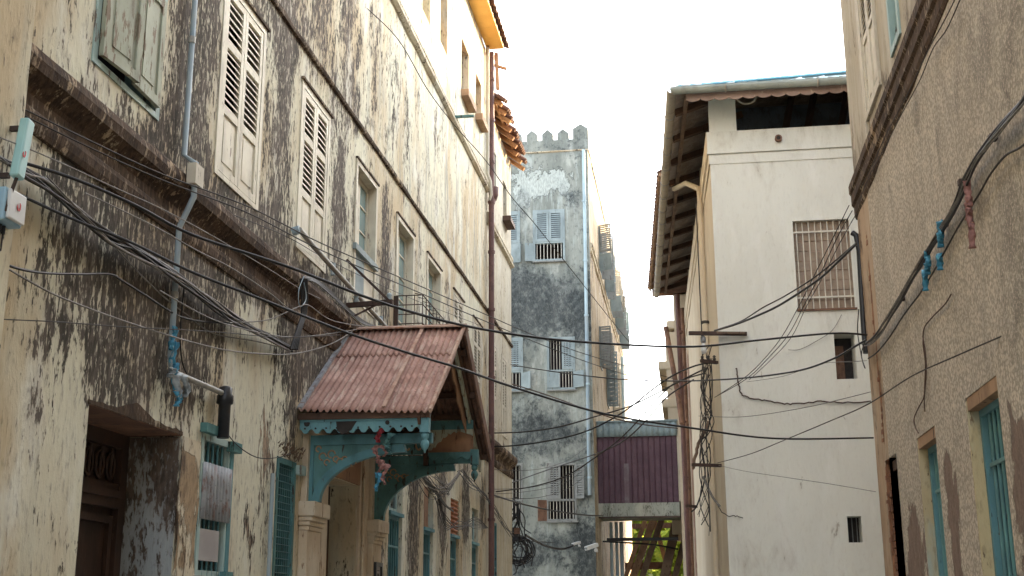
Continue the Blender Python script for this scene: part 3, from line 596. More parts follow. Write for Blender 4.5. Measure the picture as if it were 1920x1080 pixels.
for w in BW:
    a,b,c,e=w; f=wframe(TL,w,BH,'creamd'); recess(TL,a,b,c,e,.33,.4,f); lab(f,'louvred window on the narrow house, '+('nearer the downpipe' if a<27 else 'farther from the downpipe')); m=(a+b)/2
    for (x,y) in ((a+.08,m-.004),(m+.004,b-.08)): louvre_leaf(TL,x,y,c+.06,e-.08,c+1.36,c+.72,-.028,f,'creamd')
f=gwin(BH0,BH,'blue',4,(2.5,),.24); lab(f,'blue window of the narrow house'); recess(TL,26.55,27.1,11,12,.26,.3,BH); recess(TL,28.2,28.8,10.9,11.8,.26,.3,BH)
mb=MB(TL); mb.box((28.1,0,10.72),(28.9,.2,10.84)); mb.build('sill_box','wood',BH)
# rafters and ragged tiles: roof slope falls towards the alley
random.seed(11)
for i,u in enumerate(lin(25.95,29.6,8)): MB(TL).beam((u,-.3,13.25-.03*i),(u+.02,.30+random.uniform(-.04,.08),12.80-.03*i),.10,.09).build('rafter','rafter',BH)
mb=MB(TL); mb.box((25.9,.12,12.86),(29.6,.17,12.92)); mb.box((25.9,-.12,13.05),(29.6,-.07,13.12)); mb.build('batten','rafter',BH)
mb=MB(TL)
for i in range(30):
    for j in range(14):
        u=25.85+i*.128; s_=j/13*2.4; 
        if j==0 and random.random()<.35: continue
        d=.42-s_*.85; z=12.86+s_*.52-.035*(u-25.9); q=random.uniform(-.02,.02)
        mb.tube([(u,d+q,z+q),(u+random.uniform(-.02,.02),d-.2,z+.14+q)],.054,5)
lab(mb.build('roof','tile',BH),'ragged rusty roof tiles')
MB(TL).add([(25.8,-.1,13.05),(29.6,-.1,12.9),(29.6,-8,15),(25.8,-8,15)],[(0,1,2,3)]).build('roof_deck','wood',BH,None,.05)

# ================================================================= PORCH CANOPY
CY=14.89; X0=XL; X1=-2.70; ZR=5.04; ZE=3.72
CP=thing('porch_canopy','gabled porch roof of rust red corrugated iron on turquoise carved brackets','porch roof',(XL,CY,2.7))
def slope(side,name,mat,x0,x1,lift=0,e0=0,amp=.017,per=.072,s0=0,s1=1):
    yE=CY-2.02 if side<0 else CY+2.02
    mb=MB(); n=int((x1-x0)/per*8)
    def fn(i,j):
        x=x0+(x1-x0)*i; s=s0+(s1-s0)*j; y=CY+(yE-CY)*s; z=ZR+(ZE-ZR)*s
        z+=amp*math.cos(2*math.pi*x/per)+lift-.03*math.sin(s*3.14)+.012*mnoise.noise(Vector((x*2,y*2,0)))-.05*(x-XL)/1.5*s
        return (x,y,z)
    mb.grid(fn,n,12); return mb.build(name,mat,CP,None,.006)
lab(slope(-1,'roof_sheet','rust',XL+.02,X1,0,s0=.28,s1=1),'lower rusty sheet on the near slope'); lab(slope(-1,'roof_sheet','rust',XL+.02,X1+.0,.016,s0=0,s1=.33),'upper rusty sheet on the near slope')
slope(1,'roof_sheet','rustd',XL+.02,X1,0)
mb=MB(); mb.beam((XL+.02,CY-.06,ZR+.03),(X1+.02,CY-.06,ZR+.02),.16,.02,(0,-.3,1)); mb.beam((XL+.02,CY+.06,ZR+.03),(X1+.02,CY+.06,ZR+.02),.16,.02,(0,.3,1)); mb.build('ridge_cap','rustl',CP)
mb=MB(); mb.beam((XL+.55+.42,CY-.05,ZR+.02),(XL+.97,CY-2.0,ZE+.02),.045,.012,(0,-.5,1)); mb.build('sheet_lap','rustl',CP)
MB().beam((X1-.01,CY-.02,ZR+.01),(X1-.01,CY-2.03,ZE-.04),.03,.045,(0,-.5,1)).build('edge_strip','rustl',CP); MB().beam((XL+.03,CY-.02,ZR+.03),(XL+.03,CY-2.0,ZE+.03),.05,.03,(0,-.5,1)).build('edge_strip','galv',CP)
# timber frame
mb=MB()
for s in (.12,.45,.75,.97):
    for sg in (-1,1): mb.beam((XL,CY+sg*2*s,ZR+(ZE-ZR)*s-.10),(X1-.03,CY+sg*2*s,ZR+(ZE-ZR)*s-.11),.06,.07)
for x in (XL+.1,XL+.7,X1-.12):
    for sg in (-1,1): mb.beam((x,CY,ZR-.12),(x,CY+sg*1.95,ZE-.08),.05,.07)
mb.build('purlin','wood',CP)
def scallop(u0,u1,zt,zb,per,lobe,n=6):
    k=max(1,round((u1-u0)/per)); pts=[(u0,zt)]; bot=[]
    for i in range(k):
        c0=u0+(u1-u0)*i/k; c1=u0+(u1-u0)*(i+1)/k
        for q in range(n+1):
            t=q/n; bot.append((c0+(c1-c0)*t,zb+lobe*(1-abs(math.sin(math.pi*t))**.7)+(lobe*.35 if abs(t-.5)>.28 and abs(t-.5)<.36 else 0)))
    return [(u0,zt)]+bot+[(u1,zt)]
Yv=12.96
mb=MB(); mb.prism(scallop(XL+.02,X1-.05,3.66,3.475,.125,.05),lambda a,b,t:(a,t,b),Yv,Yv+.025)
v=mb.build('valance','blueb',CP); lab(v,'turquoise scalloped board under the near eave')
mb=MB(); mb.box((XL+.02,Yv-.012,3.60),(X1-.05,Yv-.002,3.625)); mb.build('bead','blueb',v)
mb=MB()
k=12
for i in range(k): x=XL+.02+(X1-.07-XL)*(i+.5)/k; mb.tube([(x,Yv-.004,3.53),(x,Yv-.001,3.53)],.012,6)
mb.tube([(XL+.1,Yv-.006,3.585),(XL+.1,Yv-.001,3.585)],.035,8); mb.tube([(XL+1.0,Yv-.006,3.575),(XL+1.0,Yv-.001,3.575)],.025,8)
mb.build('hole_mark','dark',v)
mb=MB(); mb.prism([(XL+.42,3.66),(XL+.44,3.5),(XL+.5,3.46),(XL+.6,3.50),(XL+.66,3.6),(XL+.62,3.66)],lambda a,b,t:(a,t,b),Yv-.0035,Yv-.0015); mb.build('dark_patch','dark',v)  # irregular dark patch at the top of the valance
def pendant(x,y,zt,par,mat):
    mb=MB(); mb.box((x-.05,y-.05,zt-.20),(x+.05,y+.05,zt)); mb.lathe((x,y,zt-.42),[(.008,0),(.016,.03),(.035,.05),(.05,.09),(.04,.13),(.022,.145),(.04,.16),(.045,.2),(.03,.22)],10); return mb.build('pendant',mat,par)
pendant(X1-.09,Yv+.03,3.66,CP,'blueb')
pendant(-2.78,16.07,3.66,CP,'blued')
# brackets: arch in plane Y=const
def arch(y,par,mat,lbl,matf,zt=3.47):
    cx=X1-.35; xw=XL+.11; zb=2.76; rx=cx-xw-.02; rz=zt-.10-zb
    mb=MB(); N=18
    outer=[(xw,zb)]+[(xw+rx*(1-math.cos(t)),zb+rz*math.sin(t)) for t in lin(0,math.pi/2,N)]
    inner=[(xw+.085+(rx-.065)*(1-math.cos(t)),zb-.0+(rz-.085)*math.sin(t)) for t in lin(0,math.pi/2,N)]
    o_=[(xw+rx*(1-math.cos(t)),zb+rz*math.sin(t)) for t in lin(0,math.pi/2,N)]
    mb.prism(o_+inner[::-1],lambda a,b,t:(a,t,b),y,y+.09)
    mb.box((xw-.08,y+.005,zb),(xw,y+.085,zt)); mb.box((xw-.08,y+.004,zt-.09),(X1-.06,y+.086,zt+.02))
    b=mb.build('bracket',mat,par); lab(b,lbl)
    mb=MB(); mb.prism([(xw,zt-.09)]+[(xw,zb+.2)]+o_[2:]+[(cx,zt-.09)],lambda a,b,t:(a,t,b),y+.03,y+.055); mb.build('spandrel',matf,b)
    mb=MB(); random.seed(4)
    for i in range(9):
        x=xw+.05+.05*i; z=zt-.14-.02*i+.01; r=.03+.01*(i%2); mb.tube([(x+r*math.cos(t),y+.026,z-abs(.15-.02*i)*(i%3)*.5+r*math.sin(t)) for t in lin(0,4.8,9)],.009,4)
    mb.build('carving','timber',b)
    return b
arch(13.20,CP,'blue','near arched turquoise bracket','blued')
arch(16.1,CP,'blued','far arched dark teal bracket','blued',3.58)
# carved frieze panel above the far arch, facing the alley mouth
mb=MB(); mb.box((XL+.12,16.06,3.61),(-3.47,16.09,3.88)); fr=mb.build('frieze_panel','blued',CP)
mb=MB()
for i in range(4):
    x=XL+.22+i*.15; mb.tube([(x+.05*math.cos(t)*(1-.06*t),16.052,3.745+.075*math.sin(t)) for t in lin(.6,5.6,12)],.012,4)
mb.build('scrollwork','timber',fr)
MB().box((-3.46,16.02,3.46),(-3.40,16.10,4.2)).build('panel_post','woodd',CP)
fp=MB().box((-3.40,16.07,3.62),(-2.80,16.09,3.93)).build('backing_board','woodo',CP)
MB().box((-3.40,16.03,3.93),(-2.80,16.085,4.05)).build('panel_rail','blued',fp)
poly=[(-3.40,3.93),(-3.40,3.66),(-3.36,3.66)]+[(-3.36+.36*i/14,3.66+.24*math.sin(math.pi/2*i/14)+.018*math.sin(i*2.3)) for i in range(15)]+[(-2.84,3.86),(-2.80,3.84),(-2.80,3.93)]
mb=MB(); mb.prism(poly,lambda a,b,t:(a,t,b),16.045,16.065); mb.build('filigree','pgreen',fp)
mb=MB(); mb.prism(scallop(-3.40,-2.80,3.63,3.53,.14,.045),lambda a,b,t:(a,t,b),16.04,16.062); mb.build('lower_valance','blued',fp)
MB().box((-3.9,15.98,4.06),(X1-.14,16.05,4.12)).build('cross_beam','wood',CP)
# gable: bargeboards and torn infill
for sg,mat,nm in ((1,'pgreen','green notched bargeboard on the far slope'),):
    mb=MB(); N=22; up=[];lo=[]
    for i in range(N+1):
        s=i/N; y=CY+sg*2.0*s; z=ZR-.10+(ZE-ZR)*s; up.append((y,z)); lo.append((y,z-.17-(.03 if i%2 else 0)))
    mb.prism(up+lo[::-1],lambda a,b,t:(t,a,b),X1-.16,X1-.13); b=mb.build('bargeboard',mat,CP); lab(b,nm)
mb=MB(); mb.beam((X1-.0,CY,ZR-.04),(X1-.0,CY+2.02,ZE-.06),.03,.16,(0,1,1.5)); mb.build('outer_rafter','rustd',CP)
mb=MB(); mb.beam((X1-.14,CY,ZR-.16),(X1-.14,CY-2.0,ZE-.14),.03,.10,(0,-1,1.5)); mb.build('inner_rafter','wood',CP)
random.seed(9)
up=[(CY,4.88),(CY+.9,4.24),(CY+1.75,3.66),(CY+1.45,3.66),(CY+1.2,3.86),(CY+.9,4.0),(CY+.72,4.12),(CY+.5,4.2),(CY+.42,4.38),(CY+.2,4.42),(CY+.12,4.55),(CY-.1,4.62)]
mb=MB(); mb.prism(up,lambda a,b,t:(t,a,b),X1-.20,X1-.185); lab(mb.build('gable_board','woodo',CP),'torn orange brown gable board')
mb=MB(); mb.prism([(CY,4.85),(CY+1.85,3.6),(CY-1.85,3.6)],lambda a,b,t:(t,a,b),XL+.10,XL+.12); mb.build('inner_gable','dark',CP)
# rags hanging from the canopy
def rag(name,label,cat,segs,mat,group=None,mats=None):
    """pennant shaped scraps hanging in a chain; segs: list of (top xyz, w, h, skew)"""
    root=thing(name,label,cat,tuple(segs[0][0]),group)
    for i,(t,wd,h,sk) in enumerate(segs):
        t=Vector(t); mb=MB()
        def fn(a,b):
            ww=wd*(1-.15*b)*(.6+.4*math.sin(b*2.6+i))
            return (t.x+.02*math.sin(a*7+b*5+i),t.y+ww*(a-.5)+sk*b*.5,t.z-h*b+.02*math.sin(a*9+i))
        mb.grid(fn,5,8); mb.build('scrap',(mats[i] if mats else mat),root,None,.003)
    return root
cx=X1-.55
def at13(x,y,dd=13.0): return px(x,y,1,dd)
sg=[(at13(708,800),.10,.12,.02),(at13(716,838),.07,.12,-.02),(at13(706,845),.06,.16,-.01),(at13(713,872),.12,.10,.0),(at13(706,880),.05,.12,.0),(at13(708,888),.05,.10,-.02)]
def ragx(name,label,cat,pts,T=0):
    """pts: (world top, width, height, material) thin cloth strips facing -Y"""
    root=thing(name,label,cat,tuple(pts[0][0]))
    for i,(t,wd,h,m) in enumerate(pts):
        t=Vector(t); mb=MB()
        def fn(a,b):
            ww=.85*wd*(1-.75*b)*(.8+.2*math.sin(b*9+i*2)); off=(a-.5)*ww+.02*math.sin(b*6+i)+.012*math.sin(b*23+a*5)
            q=.025*math.sin(a*8+b*4+i)
            return (t.x+off,t.y+q,t.z-h*b) if T==0 else (t.x+q,t.y+off,t.z-h*b)
        mb.grid(fn,5,9); mb.build('scrap',m,root,None,.003)
    return root
ragx('hanging_rag','string of torn red, pink and blue rags hanging under the porch valance','rag',
 [(at13(712,795),.20,.20,'ragr'),(at13(728,812),.14,.18,'blued'),(at13(730,835),.09,.10,'blued'),(at13(707,835),.10,.18,'ragp'),(at13(721,835),.07,.12,'ragp'),(at13(714,862),.17,.14,'ragp'),(at13(709,886),.12,.20,'ragb'),(at13(722,870),.10,.22,'ragp')])
# ================================================================= TOWER HOUSE
TH=thing('battlemented_tower_house','tall damp grey house with a toothed parapet at the end of the alley','house',(-6,40,0))
TWN=[]   # openings (x0,x1,z0,z1)
cols=[(-4.78,-3.60),(-6.30,-5.10)]
R3=(12.45,14.25); R2=(8.3,10.0); R1=(4.25,6.0)
tw=[(-4.66,-3.66,12.5,14.2),(-6.2,-5.12,12.5,14.2),(-4.25,-3.40,8.3,9.95),(-6.0,-5.05,8.3,9.98),(-4.32,-3.42,4.25,5.98),(-6.0,-5.08,4.25,6.0)]
ST=blobs([(-4.3,11.0,2.2,1.2,1.0),(-4.6,6.9,1.6,.8,.55),(-4.2,3.2,1.6,.7,.4),(-5.4,11.8,.6,1.2,.5),(-5.3,13.2,.35,.8,.45),(-3.1,10.5,.4,1.2,.30),(-4.6,7.2,1.0,.9,.40),(-5.2,9,.35,1.2,.35),(-3.4,6.8,.5,.5,.2),(-5.3,6,.5,1,.30),(-4.3,3.5,1.3,.7,.42),(-3.1,3.2,.4,2.2,.85),(-5.0,2.6,.5,.8,.4),(-3.3,14.4,.25,.6,.45),(-4.2,16.5,2.5,.25,.28),(-3.9,15.2,1.3,.5,-.05),(-4.0,14.6,1.6,.18,.3),(-2.9,12,.12,3,.2),(-4.9,13.5,.12,.6,.2),
  (-3.5,13.4,.35,.6,-.2),(-4.2,8.9,.6,.5,-.2),(-3.4,8.0,.4,.6,-.3),(-4.9,5.1,.5,.7,-.25),(-4.6,4.1,1.,.1,-.3)])
PT=blobs([(-4.2,15.3,1.4,.7,.72),(-5.0,14.8,.6,.5,.4),(-4.2,12.35,.8,.12,.4),(-4.4,8.1,.5,.12,.4),(-3.6,4.1,.8,.12,.4),(-3.5,3.2,.3,.5,.3)])
def stT(v): return (ST(v.x,v.z),PT(v.x,v.z),.4+.8*math.exp(-((v.z-15.1)/.8)**2))
wall(TT,-9,-2.85,0,16.3,[(*h,.3) for h in tw],.25,.3,'plT',TH,'front_wall',stT,.03)
sidew=[]
rows=((14.3,15.95,13.55),(9.3,11.1,8.5))
for y in (42.4,45.4,48.6,51.8,55.0): sidew.append((y,y+.95,13.25,15.0))
for y in (41.6,45.0,48.6): sidew.append((y,y+.95,[9.7,8.9,8.9][int(y>44)],11.1))
def stS(v):
    return (.10+.25*math.exp(-((v.z-12.6)/.4)**2)+.2*math.exp(-((v.y-38)/.8)**2)+(.15 if v.z<7 else 0)+(-.3 if v.z>13.5 else 0),0,.5)
wall(TS,38,62,0,16.3,[(*h,.3) for h in sidew],.4,.3,'plS',TH,'side_wall',stS,.02)
MB().box((-9,61.8,0),(-2.86,62,16.25)).build('rear_wall','plT',TH); MB().box((-9.1,38.002,0),(-9.0,62,16.25)).build('west_wall','plT',TH)
MB().box((-9,38.3,15.9),(-3.1,61.7,16.0)).build('flat_roof','concrete',TH)
mb=MB(); 
def merlon(mb,f,c,w,z0,z1):
    mb.prism([(c-w/2,z0),(c+w/2,z0),(c+w/2,z1-.16),(c,z1),(c-w/2,z1-.16)],f[0],f[1],f[2])
fT=(lambda a,b,t:(a,38+t,b),.0,.30); fS=(lambda a,b,t:(-2.85-t,a,b),.0,.30)
wall(lambda p:(p[0],37.96-p[1],p[2]),-9,-2.82,16.25,16.62,[],.25,.3,'plT',TH,'parapet',lambda v:(.25,0,.2),.0)
mb=MB(); mb.box((-9,37.962,16.25),(-2.82,38.3,16.618)); mb.box((-3.12,38.3,16.25),(-2.82,62,16.60)); mb.build('parapet_core','plT',TH,lambda v:(.25,0,.2))
random.seed(2)
for c in [-3.08]+[-3.66-.515*i for i in range(11)]:
    mb=MB(); merlon(mb,fT,c,.36 if c<-3.2 else .5,16.621,17.02 if c<-3.2 else 17.15); mb.build('merlon','plT',TH,lambda v:(.18,0,.3))
for i in range(42):
    mb=MB(); merlon(mb,fS,38.8+.54*i,.36,16.602,17.0); mb.build('merlon','plS',TH)
moulding(TS,[(-.01,13.12),(.08,13.08),(.10,12.98),(.05,12.94),(.05,12.84),(-.01,12.8)],38.2,56,'corn2',TH,'side_moulding')
moulding(TT,[(-.01,16.28),(.035,16.27),(.035,16.22),(-.01,16.2)],-9,-2.82,'corn2',TH,'front_moulding')
lbt=['top window with closed louvres above barred opening','top left window partly hidden by the narrow house','middle window with one louvred leaf','middle left window partly hidden','lowest barred window with a louvred leaf','lowest left barred window partly hidden']
for k,(a,b,c,e) in enumerate(tw):
    mb=MB(TT); rect_frame(mb,a-.02,b+.02,c-.02,e+.02,-.20,.03,.07); zm=c+ (e-c)*.36
    mb.box((a+.05,-.15,zm-.03),(b-.05,.02,zm+.03)); f=mb.build('window','tshut' if k<4 else 'tshutd',TH); lab(f,lbt[k]); recess(TT,a,b,c,e,.31,.5,f)
    m=(a+b)/2; barset(TT,a+.05,b-.05,c+.05,zm-.03,-.02,8,f,'tbar',.011,(),'bars',5)
    if k>1: barset(TT,a+.05,b-.05,zm+.03,e-.05,-.08,8,f,'tbar',.010,(),'bars',5)
    sm='tshut' if k<4 else 'tshutd'
    if k==0:
        for x,y in ((a+.05,m-.005),(m+.005,b-.05)): louvre_leaf(TT,x,y,zm+.03,e-.04,None,0,.0,f,sm,n=13)
        mb=MB(lambda p:TT((a-.32*0+p[0],p[1],p[2]))); 
        mb=MB(TT); mb.add([(a+.02,.03,c),(a-.26,.16,c-.02),(a-.26,.16,zm-.02),(a+.02,.03,zm-.02)],[(0,1,2,3)]); mb.build('lower_leaf',sm,f,None,.03)
    elif k==1:
        louvre_leaf(TT,b-.46,b-.02,zm+.03,e-.04,None,0,.0,f,sm,n=13)
        mb=MB(TT); mb.add([(b-.02,.03,c),(b+.04,.10,c-.02),(b+.04,.1,zm-.02),(b-.4,.03,zm-.02),(b-.4,.03,c)],[(0,1,2,3,4)]); mb.build('lower_leaf',sm,f,None,.03)
    elif k==2:
        louvre_leaf(TT,m+.03,b-.03,zm+.03,e-.04,None,0,.0,f,sm,n=13); MB(TT).box((a-.02,.03,c+.05),(a+.38,.06,zm-.05)).build('lower_leaf',sm,f)
        MB(TT).add([(b,.03,c+.03),(b+.30,.14,c+.05),(b+.30,.14,zm-.02),(b,.03,zm-.05)],[(0,1,2,3)]).build('lower_leaf',sm,f,None,.03)
    elif k==3:
        louvre_leaf(TT,b-.5,b-.05,zm+.03,e-.04,None,0,.0,f,sm,n=13); MB(TT).add([(b,.03,c+.03),(b+.26,.14,c+.05),(b+.26,.14,zm-.02),(b,.03,zm-.05)],[(0,1,2,3)]).build('lower_leaf',sm,f,None,.03)
    elif k==4:
        louvre_leaf(TT,a+.05,m-.02,zm+.03,e-.04,None,0,.0,f,sm,n=13); louvre_leaf(lambda p:TT((b+p[0],.03+p[0]*.4+p[1],p[2])),0,.26,zm+.03,e-.04,None,0,.0,f,sm,n=13,st=.04)
        MB(TT).add([(a,.03,c),(a-.25,.2,c-.02),(a-.25,.2,zm),(a,.03,zm)],[(0,1,2,3)]).build('lower_leaf','rustd',f,None,.03)
    if k in (2,3,4,0): MB(TT).box((a-.03,.03,c-.06),(b+.05,.10,c-.02)).build('sill','tshutd',f)
# side windows: leaves folded out at right angles, seen face on
sl_=['highest','second','third','fourth','fifth']
for i,(y0,y1,c,e) in enumerate(sidew):
    up=i<5
    mb=MB(TS); rect_frame(mb,y0,y1,c,e,-.2,.03,.07); f=mb.build('side_window','tshut',TH); recess(TS,y0,y1,c,e,.31,.5,f)
    zm=c+(.70 if up else .1); L=.45 if up else .38
    L*=random.uniform(.75,1.05); k1,k2=random.uniform(.0,.5),random.uniform(-.5,0)
    TO=lambda p,y1=y1,k1=k1:( -2.85+.03+p[0]*(1-.2*k1), y1+.02-p[1]+p[0]*k1, p[2])
    TO0=lambda p,y0=y0,k2=k2:( -2.85+.03+p[0]*(1+.2*k2), y0-.02-p[1]+p[0]*k2, p[2])
    louvre_leaf(TO,0,L,zm,e,None,0,0,f,['tshutd','tshut','creamd','tshutd','pteal','tshutd','tshut','creamd'][i],'open_shutter',n=12,st=.05); louvre_leaf(TO0,0,L,zm+.02,e-.02,None,0,0,f,['tshutd','tshut','creamd','tshutd','pteal','tshutd','tshut','creamd'][i],'open_shutter',n=12,st=.05)
    if up:
        for Tq,q in ((TO,0),(TO0,.03)):
            mb=MB(Tq); rect_frame(mb,0,L,c+q,zm-.04,0,.035,.06); mb.box((.06,.01,c+.06),(L-.06,.02,zm-.1)); mb.build('open_panel','tshut' if q else 'tshutd',f)
# pipes on the tower
mb=MB(TT); mb.tube([(-2.98,.08,16.2),(-2.99,.08,10.6)],.055,10); p=mb.build('downpipe','pvcl',TH); lab(p,'pale blue downpipe on the tower corner')
mb=MB(TT); mb.tube([(-2.99,.08,10.6),(-3.0,.08,5.0)],.06,10); mb.build('lower_pipe','pvc',p); bracket_rings(TT,-2.99,.08,(14.4,12.4,10.6,8.4,6.9,5.5),.075,p,'pvcl')
mb=MB(TS); mb.tube([(54.5,.12,12.6),(54.5,.12,9)],.07,8); mb.build('side_pipe','pvcl',p)
# ================================================================= BRIDGE
BR=thing('covered_bridge','maroon sheet metal passage bridging the alley between the tower and the cream wall','bridge',(-1.5,39.5,4.4))
y0=39.4
mb=MB(); n=14; x0,x1=-2.84,-.32; poly=[]
mb.grid(lambda i,j:(x0+(x1-x0)*i,y0-(.03 if (i*14)%1<.12 else 0),4.86+(6.98-4.86)*j),14*8,2,False); mb.build('cladding','purple',BR,None,.01)
mb=MB(); mb.box((x0+.83,y0-.036,4.87),(x0+.98,y0-.033,6.1)); mb.build('bare_strip',rustmetal('faded_maroon_sheet',(.15,.11,.13),(.19,.17,.19),(.12,.08,.10)),BR)
mb=MB(); mb.grid(lambda i,j:(x0-.02+(x1-x0+.04)*i,y0-.08+.02*math.cos(i*14*2*math.pi*1.0),6.95+(7.42-6.95)*j),14*8,2); mb.build('fascia_sheet','galvb',BR,None,.01)
MB().box((x0-.0,y0-.07,4.44),(x1+.02,y0+1.9,4.86)).build('floor_slab','concrete',BR); MB().box((x0,y0-.12,4.40),(x1+.02,y0-.05,4.44)).build('edge_angle','iron',BR)
MB().box((x0,y0+.03,4.86),(x0+.05,y0+1.8,7.4)).build('side_post','galvb',BR); MB().box((x0+.05,y0+1.75,4.86),(x1,y0+1.8,7.0)).build('rear_cladding','purple',BR)
MB().box((x0-.04,y0-.12,7.42),(x1+.04,y0+1.95,7.46)).build('roof','galvb',BR); MB().box((x1+.0,y0-.02,4.9),(x1+.06,y0+.1,7.4)).build('corner_post','creamd',BR)
# ================================================================= WHITE HOUSE
WH=thing('whitewashed_house','white house with a grey gutter, bricked barred window and open loft on the right','house',(3.5,25,0))
ws=[(2.0,2.95,6.33+.42,8.17),(2.60,2.92,5.47,6.22),(2.61,2.83,2.68,3.12)]
g1=px(1485,415,1,YW); g2=px(1605,578,1,YW); s1=px(1563,625,1,YW); s2=px(1608,710,1,YW); q1=px(1588,968,1,YW); q2=px(1618,1017,1,YW)
ws=[(g1.x,g2.x,g2.z,g1.z,.12),(s1.x,s2.x,s2.z,s1.z,.45),(q1.x,q2.x,q2.z,q1.z,.35)]
SWt=blobs([(1.6,9.1,.5,.4,.3),(2.6,6.3,.35,.4,.35),(2.9,5.2,.12,.3,.3),(1.0,6.1,.3,.3,.3),(1.1,3.5,.2,.4,.35),(2.75,2.5,.12,.2,.3),(1.9,4.9,.8,.1,.25),(1,2.2,.3,1,.3),(2.5,9.3,1.5,.12,.32),(.75,5.0,.2,.6,.35),(1.2,9.6,1,.08,.4),(2.6,6.7,.3,.25,.25)])
wall(TW,.6,8,0,9.80,ws,.3,.2,'plW',WH,'front_wall',lambda v:(SWt(v.x,v.z),0,0),.012)
wall(TWS,YW,35,0,9.80,[],.4,.2,'plWs',WH,'side_wall',lambda v:(.1,0,0),.02)
MB().box((.9,34.9,0),(8,35,9.6)).build('rear_wall','plWs',WH); MB().box((8,YW+.01,0),(8.1,35,9.6)).build('east_wall','plWs',WH)
mb=MB(TW); mb.box((.56,.0,9.40),(8,.035,9.80)); mb.box((.585,.0,9.20),(8,.015,9.38)); mb.box((.55,.0,9.385),(8,.05,9.42)); mb.build('parapet_band','plW',WH,lambda v:(.28*(v.z>9.5)+.1,0,0))
mb=MB(TWS); mb.box((YW-.03,.0,9.40),(35,.05,9.80)); mb.box((YW-.012,.0,9.2),(35,.025,9.40)); mb.build('side_band','plWs',WH)
MB().box((.62,YW+.005,9.805),(1.09,YW+.45,10.45)).build('corner_column','plW',WH)
for y in (24.5,28.5,32.5): MB().box((wsx(y)+.02,y,9.805),(wsx(y)+.4,y+.4,10.5)).build('loft_column','plWs',WH)
# roof: hip, corrugated; eave at z=10.42, overhang .7
EZ=10.38; ex0=-.02
def eavex(y): return .0-.0468*(y-20.2)
A_=Vector((eavex(20.12)+.02,20.12,EZ)); B_=Vector((8.7,20.12,EZ)); C_=Vector((eavex(34.5),34.5,EZ)); D_=Vector((8.7,34.5,EZ))
H1=Vector((3.6,23.9,12.12)); H2=Vector((3.6,31.5,12.12))
def sheet(mb,P0,P1,Q0,Q1,n,amp,nn=6):
    nrm=(P1-P0).cross(Q0-P0).normalized()
    if nrm.z<0: nrm=-nrm
    mb.grid(lambda i,j:(P0.lerp(P1,i)).lerp(Q0.lerp(Q1,i),j)+nrm*amp*math.cos(i*n*2*math.pi)*(1-j*.9),n*nn,4)
mb=MB(); sheet(mb,A_,B_,H1,H1+Vector((.02,0,0)),46,.02); f=mb.build('roof','bluesheet',WH,None,.008)
mb=MB(); sheet(mb,A_,C_,H1,H2,64,.02); mb.build('roof_slope','galvu',WH,None,.008)
mb=MB(); sheet(mb,B_,D_,H1,H2,20,.02); sheet(mb,C_,D_,H2,H2+Vector((.02,0,0)),10,.02); mb.build('rear_roof_slope','rustd',WH,None,.008)
mb=MB(); mb.beam(A_+Vector((0,0,.03)),H1+Vector((0,0,.05)),.22,.03); mb.beam(B_+Vector((0,0,.03)),H1+Vector((0,0,.05)),.22,.03); mb.build('hip_cap','bluesheet',WH)
# torn flaps at eave
random.seed(8)
for x in lin(.15,3.2,16):
    if random.random()<.6: MB().add([(x,20.06,EZ+.03),(x+.14,20.06,EZ+.03),(x+.16,20.2,EZ+.07+random.uniform(0,.05)),(x+.02,20.2,EZ+.07)],[(0,1,2,3)]).build('eave_flap','white',WH,None,.004)
# gutters
mb=MB(); 
def gutter(mb,P,Q,r=.075):
    P=Vector(P);Q=Vector(Q);d=(Q-P).normalized(); s=d.cross(Vector((0,0,1)))
    prof=[(r*math.cos(t),r*math.sin(t)) for t in lin(math.pi,2*math.pi,8)]+[((r-.012)*math.cos(t),(r-.012)*math.sin(t)) for t in lin(2*math.pi,math.pi,8)]
    n=len(prof); vs=[X+s*a+Vector((0,0,b)) for X in (P,Q) for a,b in prof]; mb.add(vs,[(i,(i+1)%n,n+(i+1)%n,n+i) for i in range(n)]+[tuple(range(n))],True)
gz=EZ-.045
gutter(mb,(-.04,20.04,gz),(8.8,20.04,gz),.085); mb.box((-.05,19.955,gz-.02),(8.8,19.965,gz+.02)); gt=mb.build('gutter','gutter',WH); lab(gt,'grey green gutter along the front eave')
for x in (.9,2.45,4): MB().tube([(x,20.04-.09*math.cos(t),gz+.092*math.sin(t)) for t in lin(-math.pi,0,8)],.016,5).build('gutter_clip','guttb',gt)
mb=MB(); gutter(mb,(eavex(20.0)-.03,20.0,gz),(eavex(34.5)-.03,34.5,gz),.085); gt=mb.build('side_gutter','guttb',WH); lab(gt,'brown grey gutter along the alley eave')
for y in lin(21.2,33.8,14): MB().tube([(eavex(y)-.03-.09*math.cos(t),y,gz+.09*math.sin(t)) for t in lin(-math.pi,0,8)],.012,5).build('gutter_clip','galv',gt)
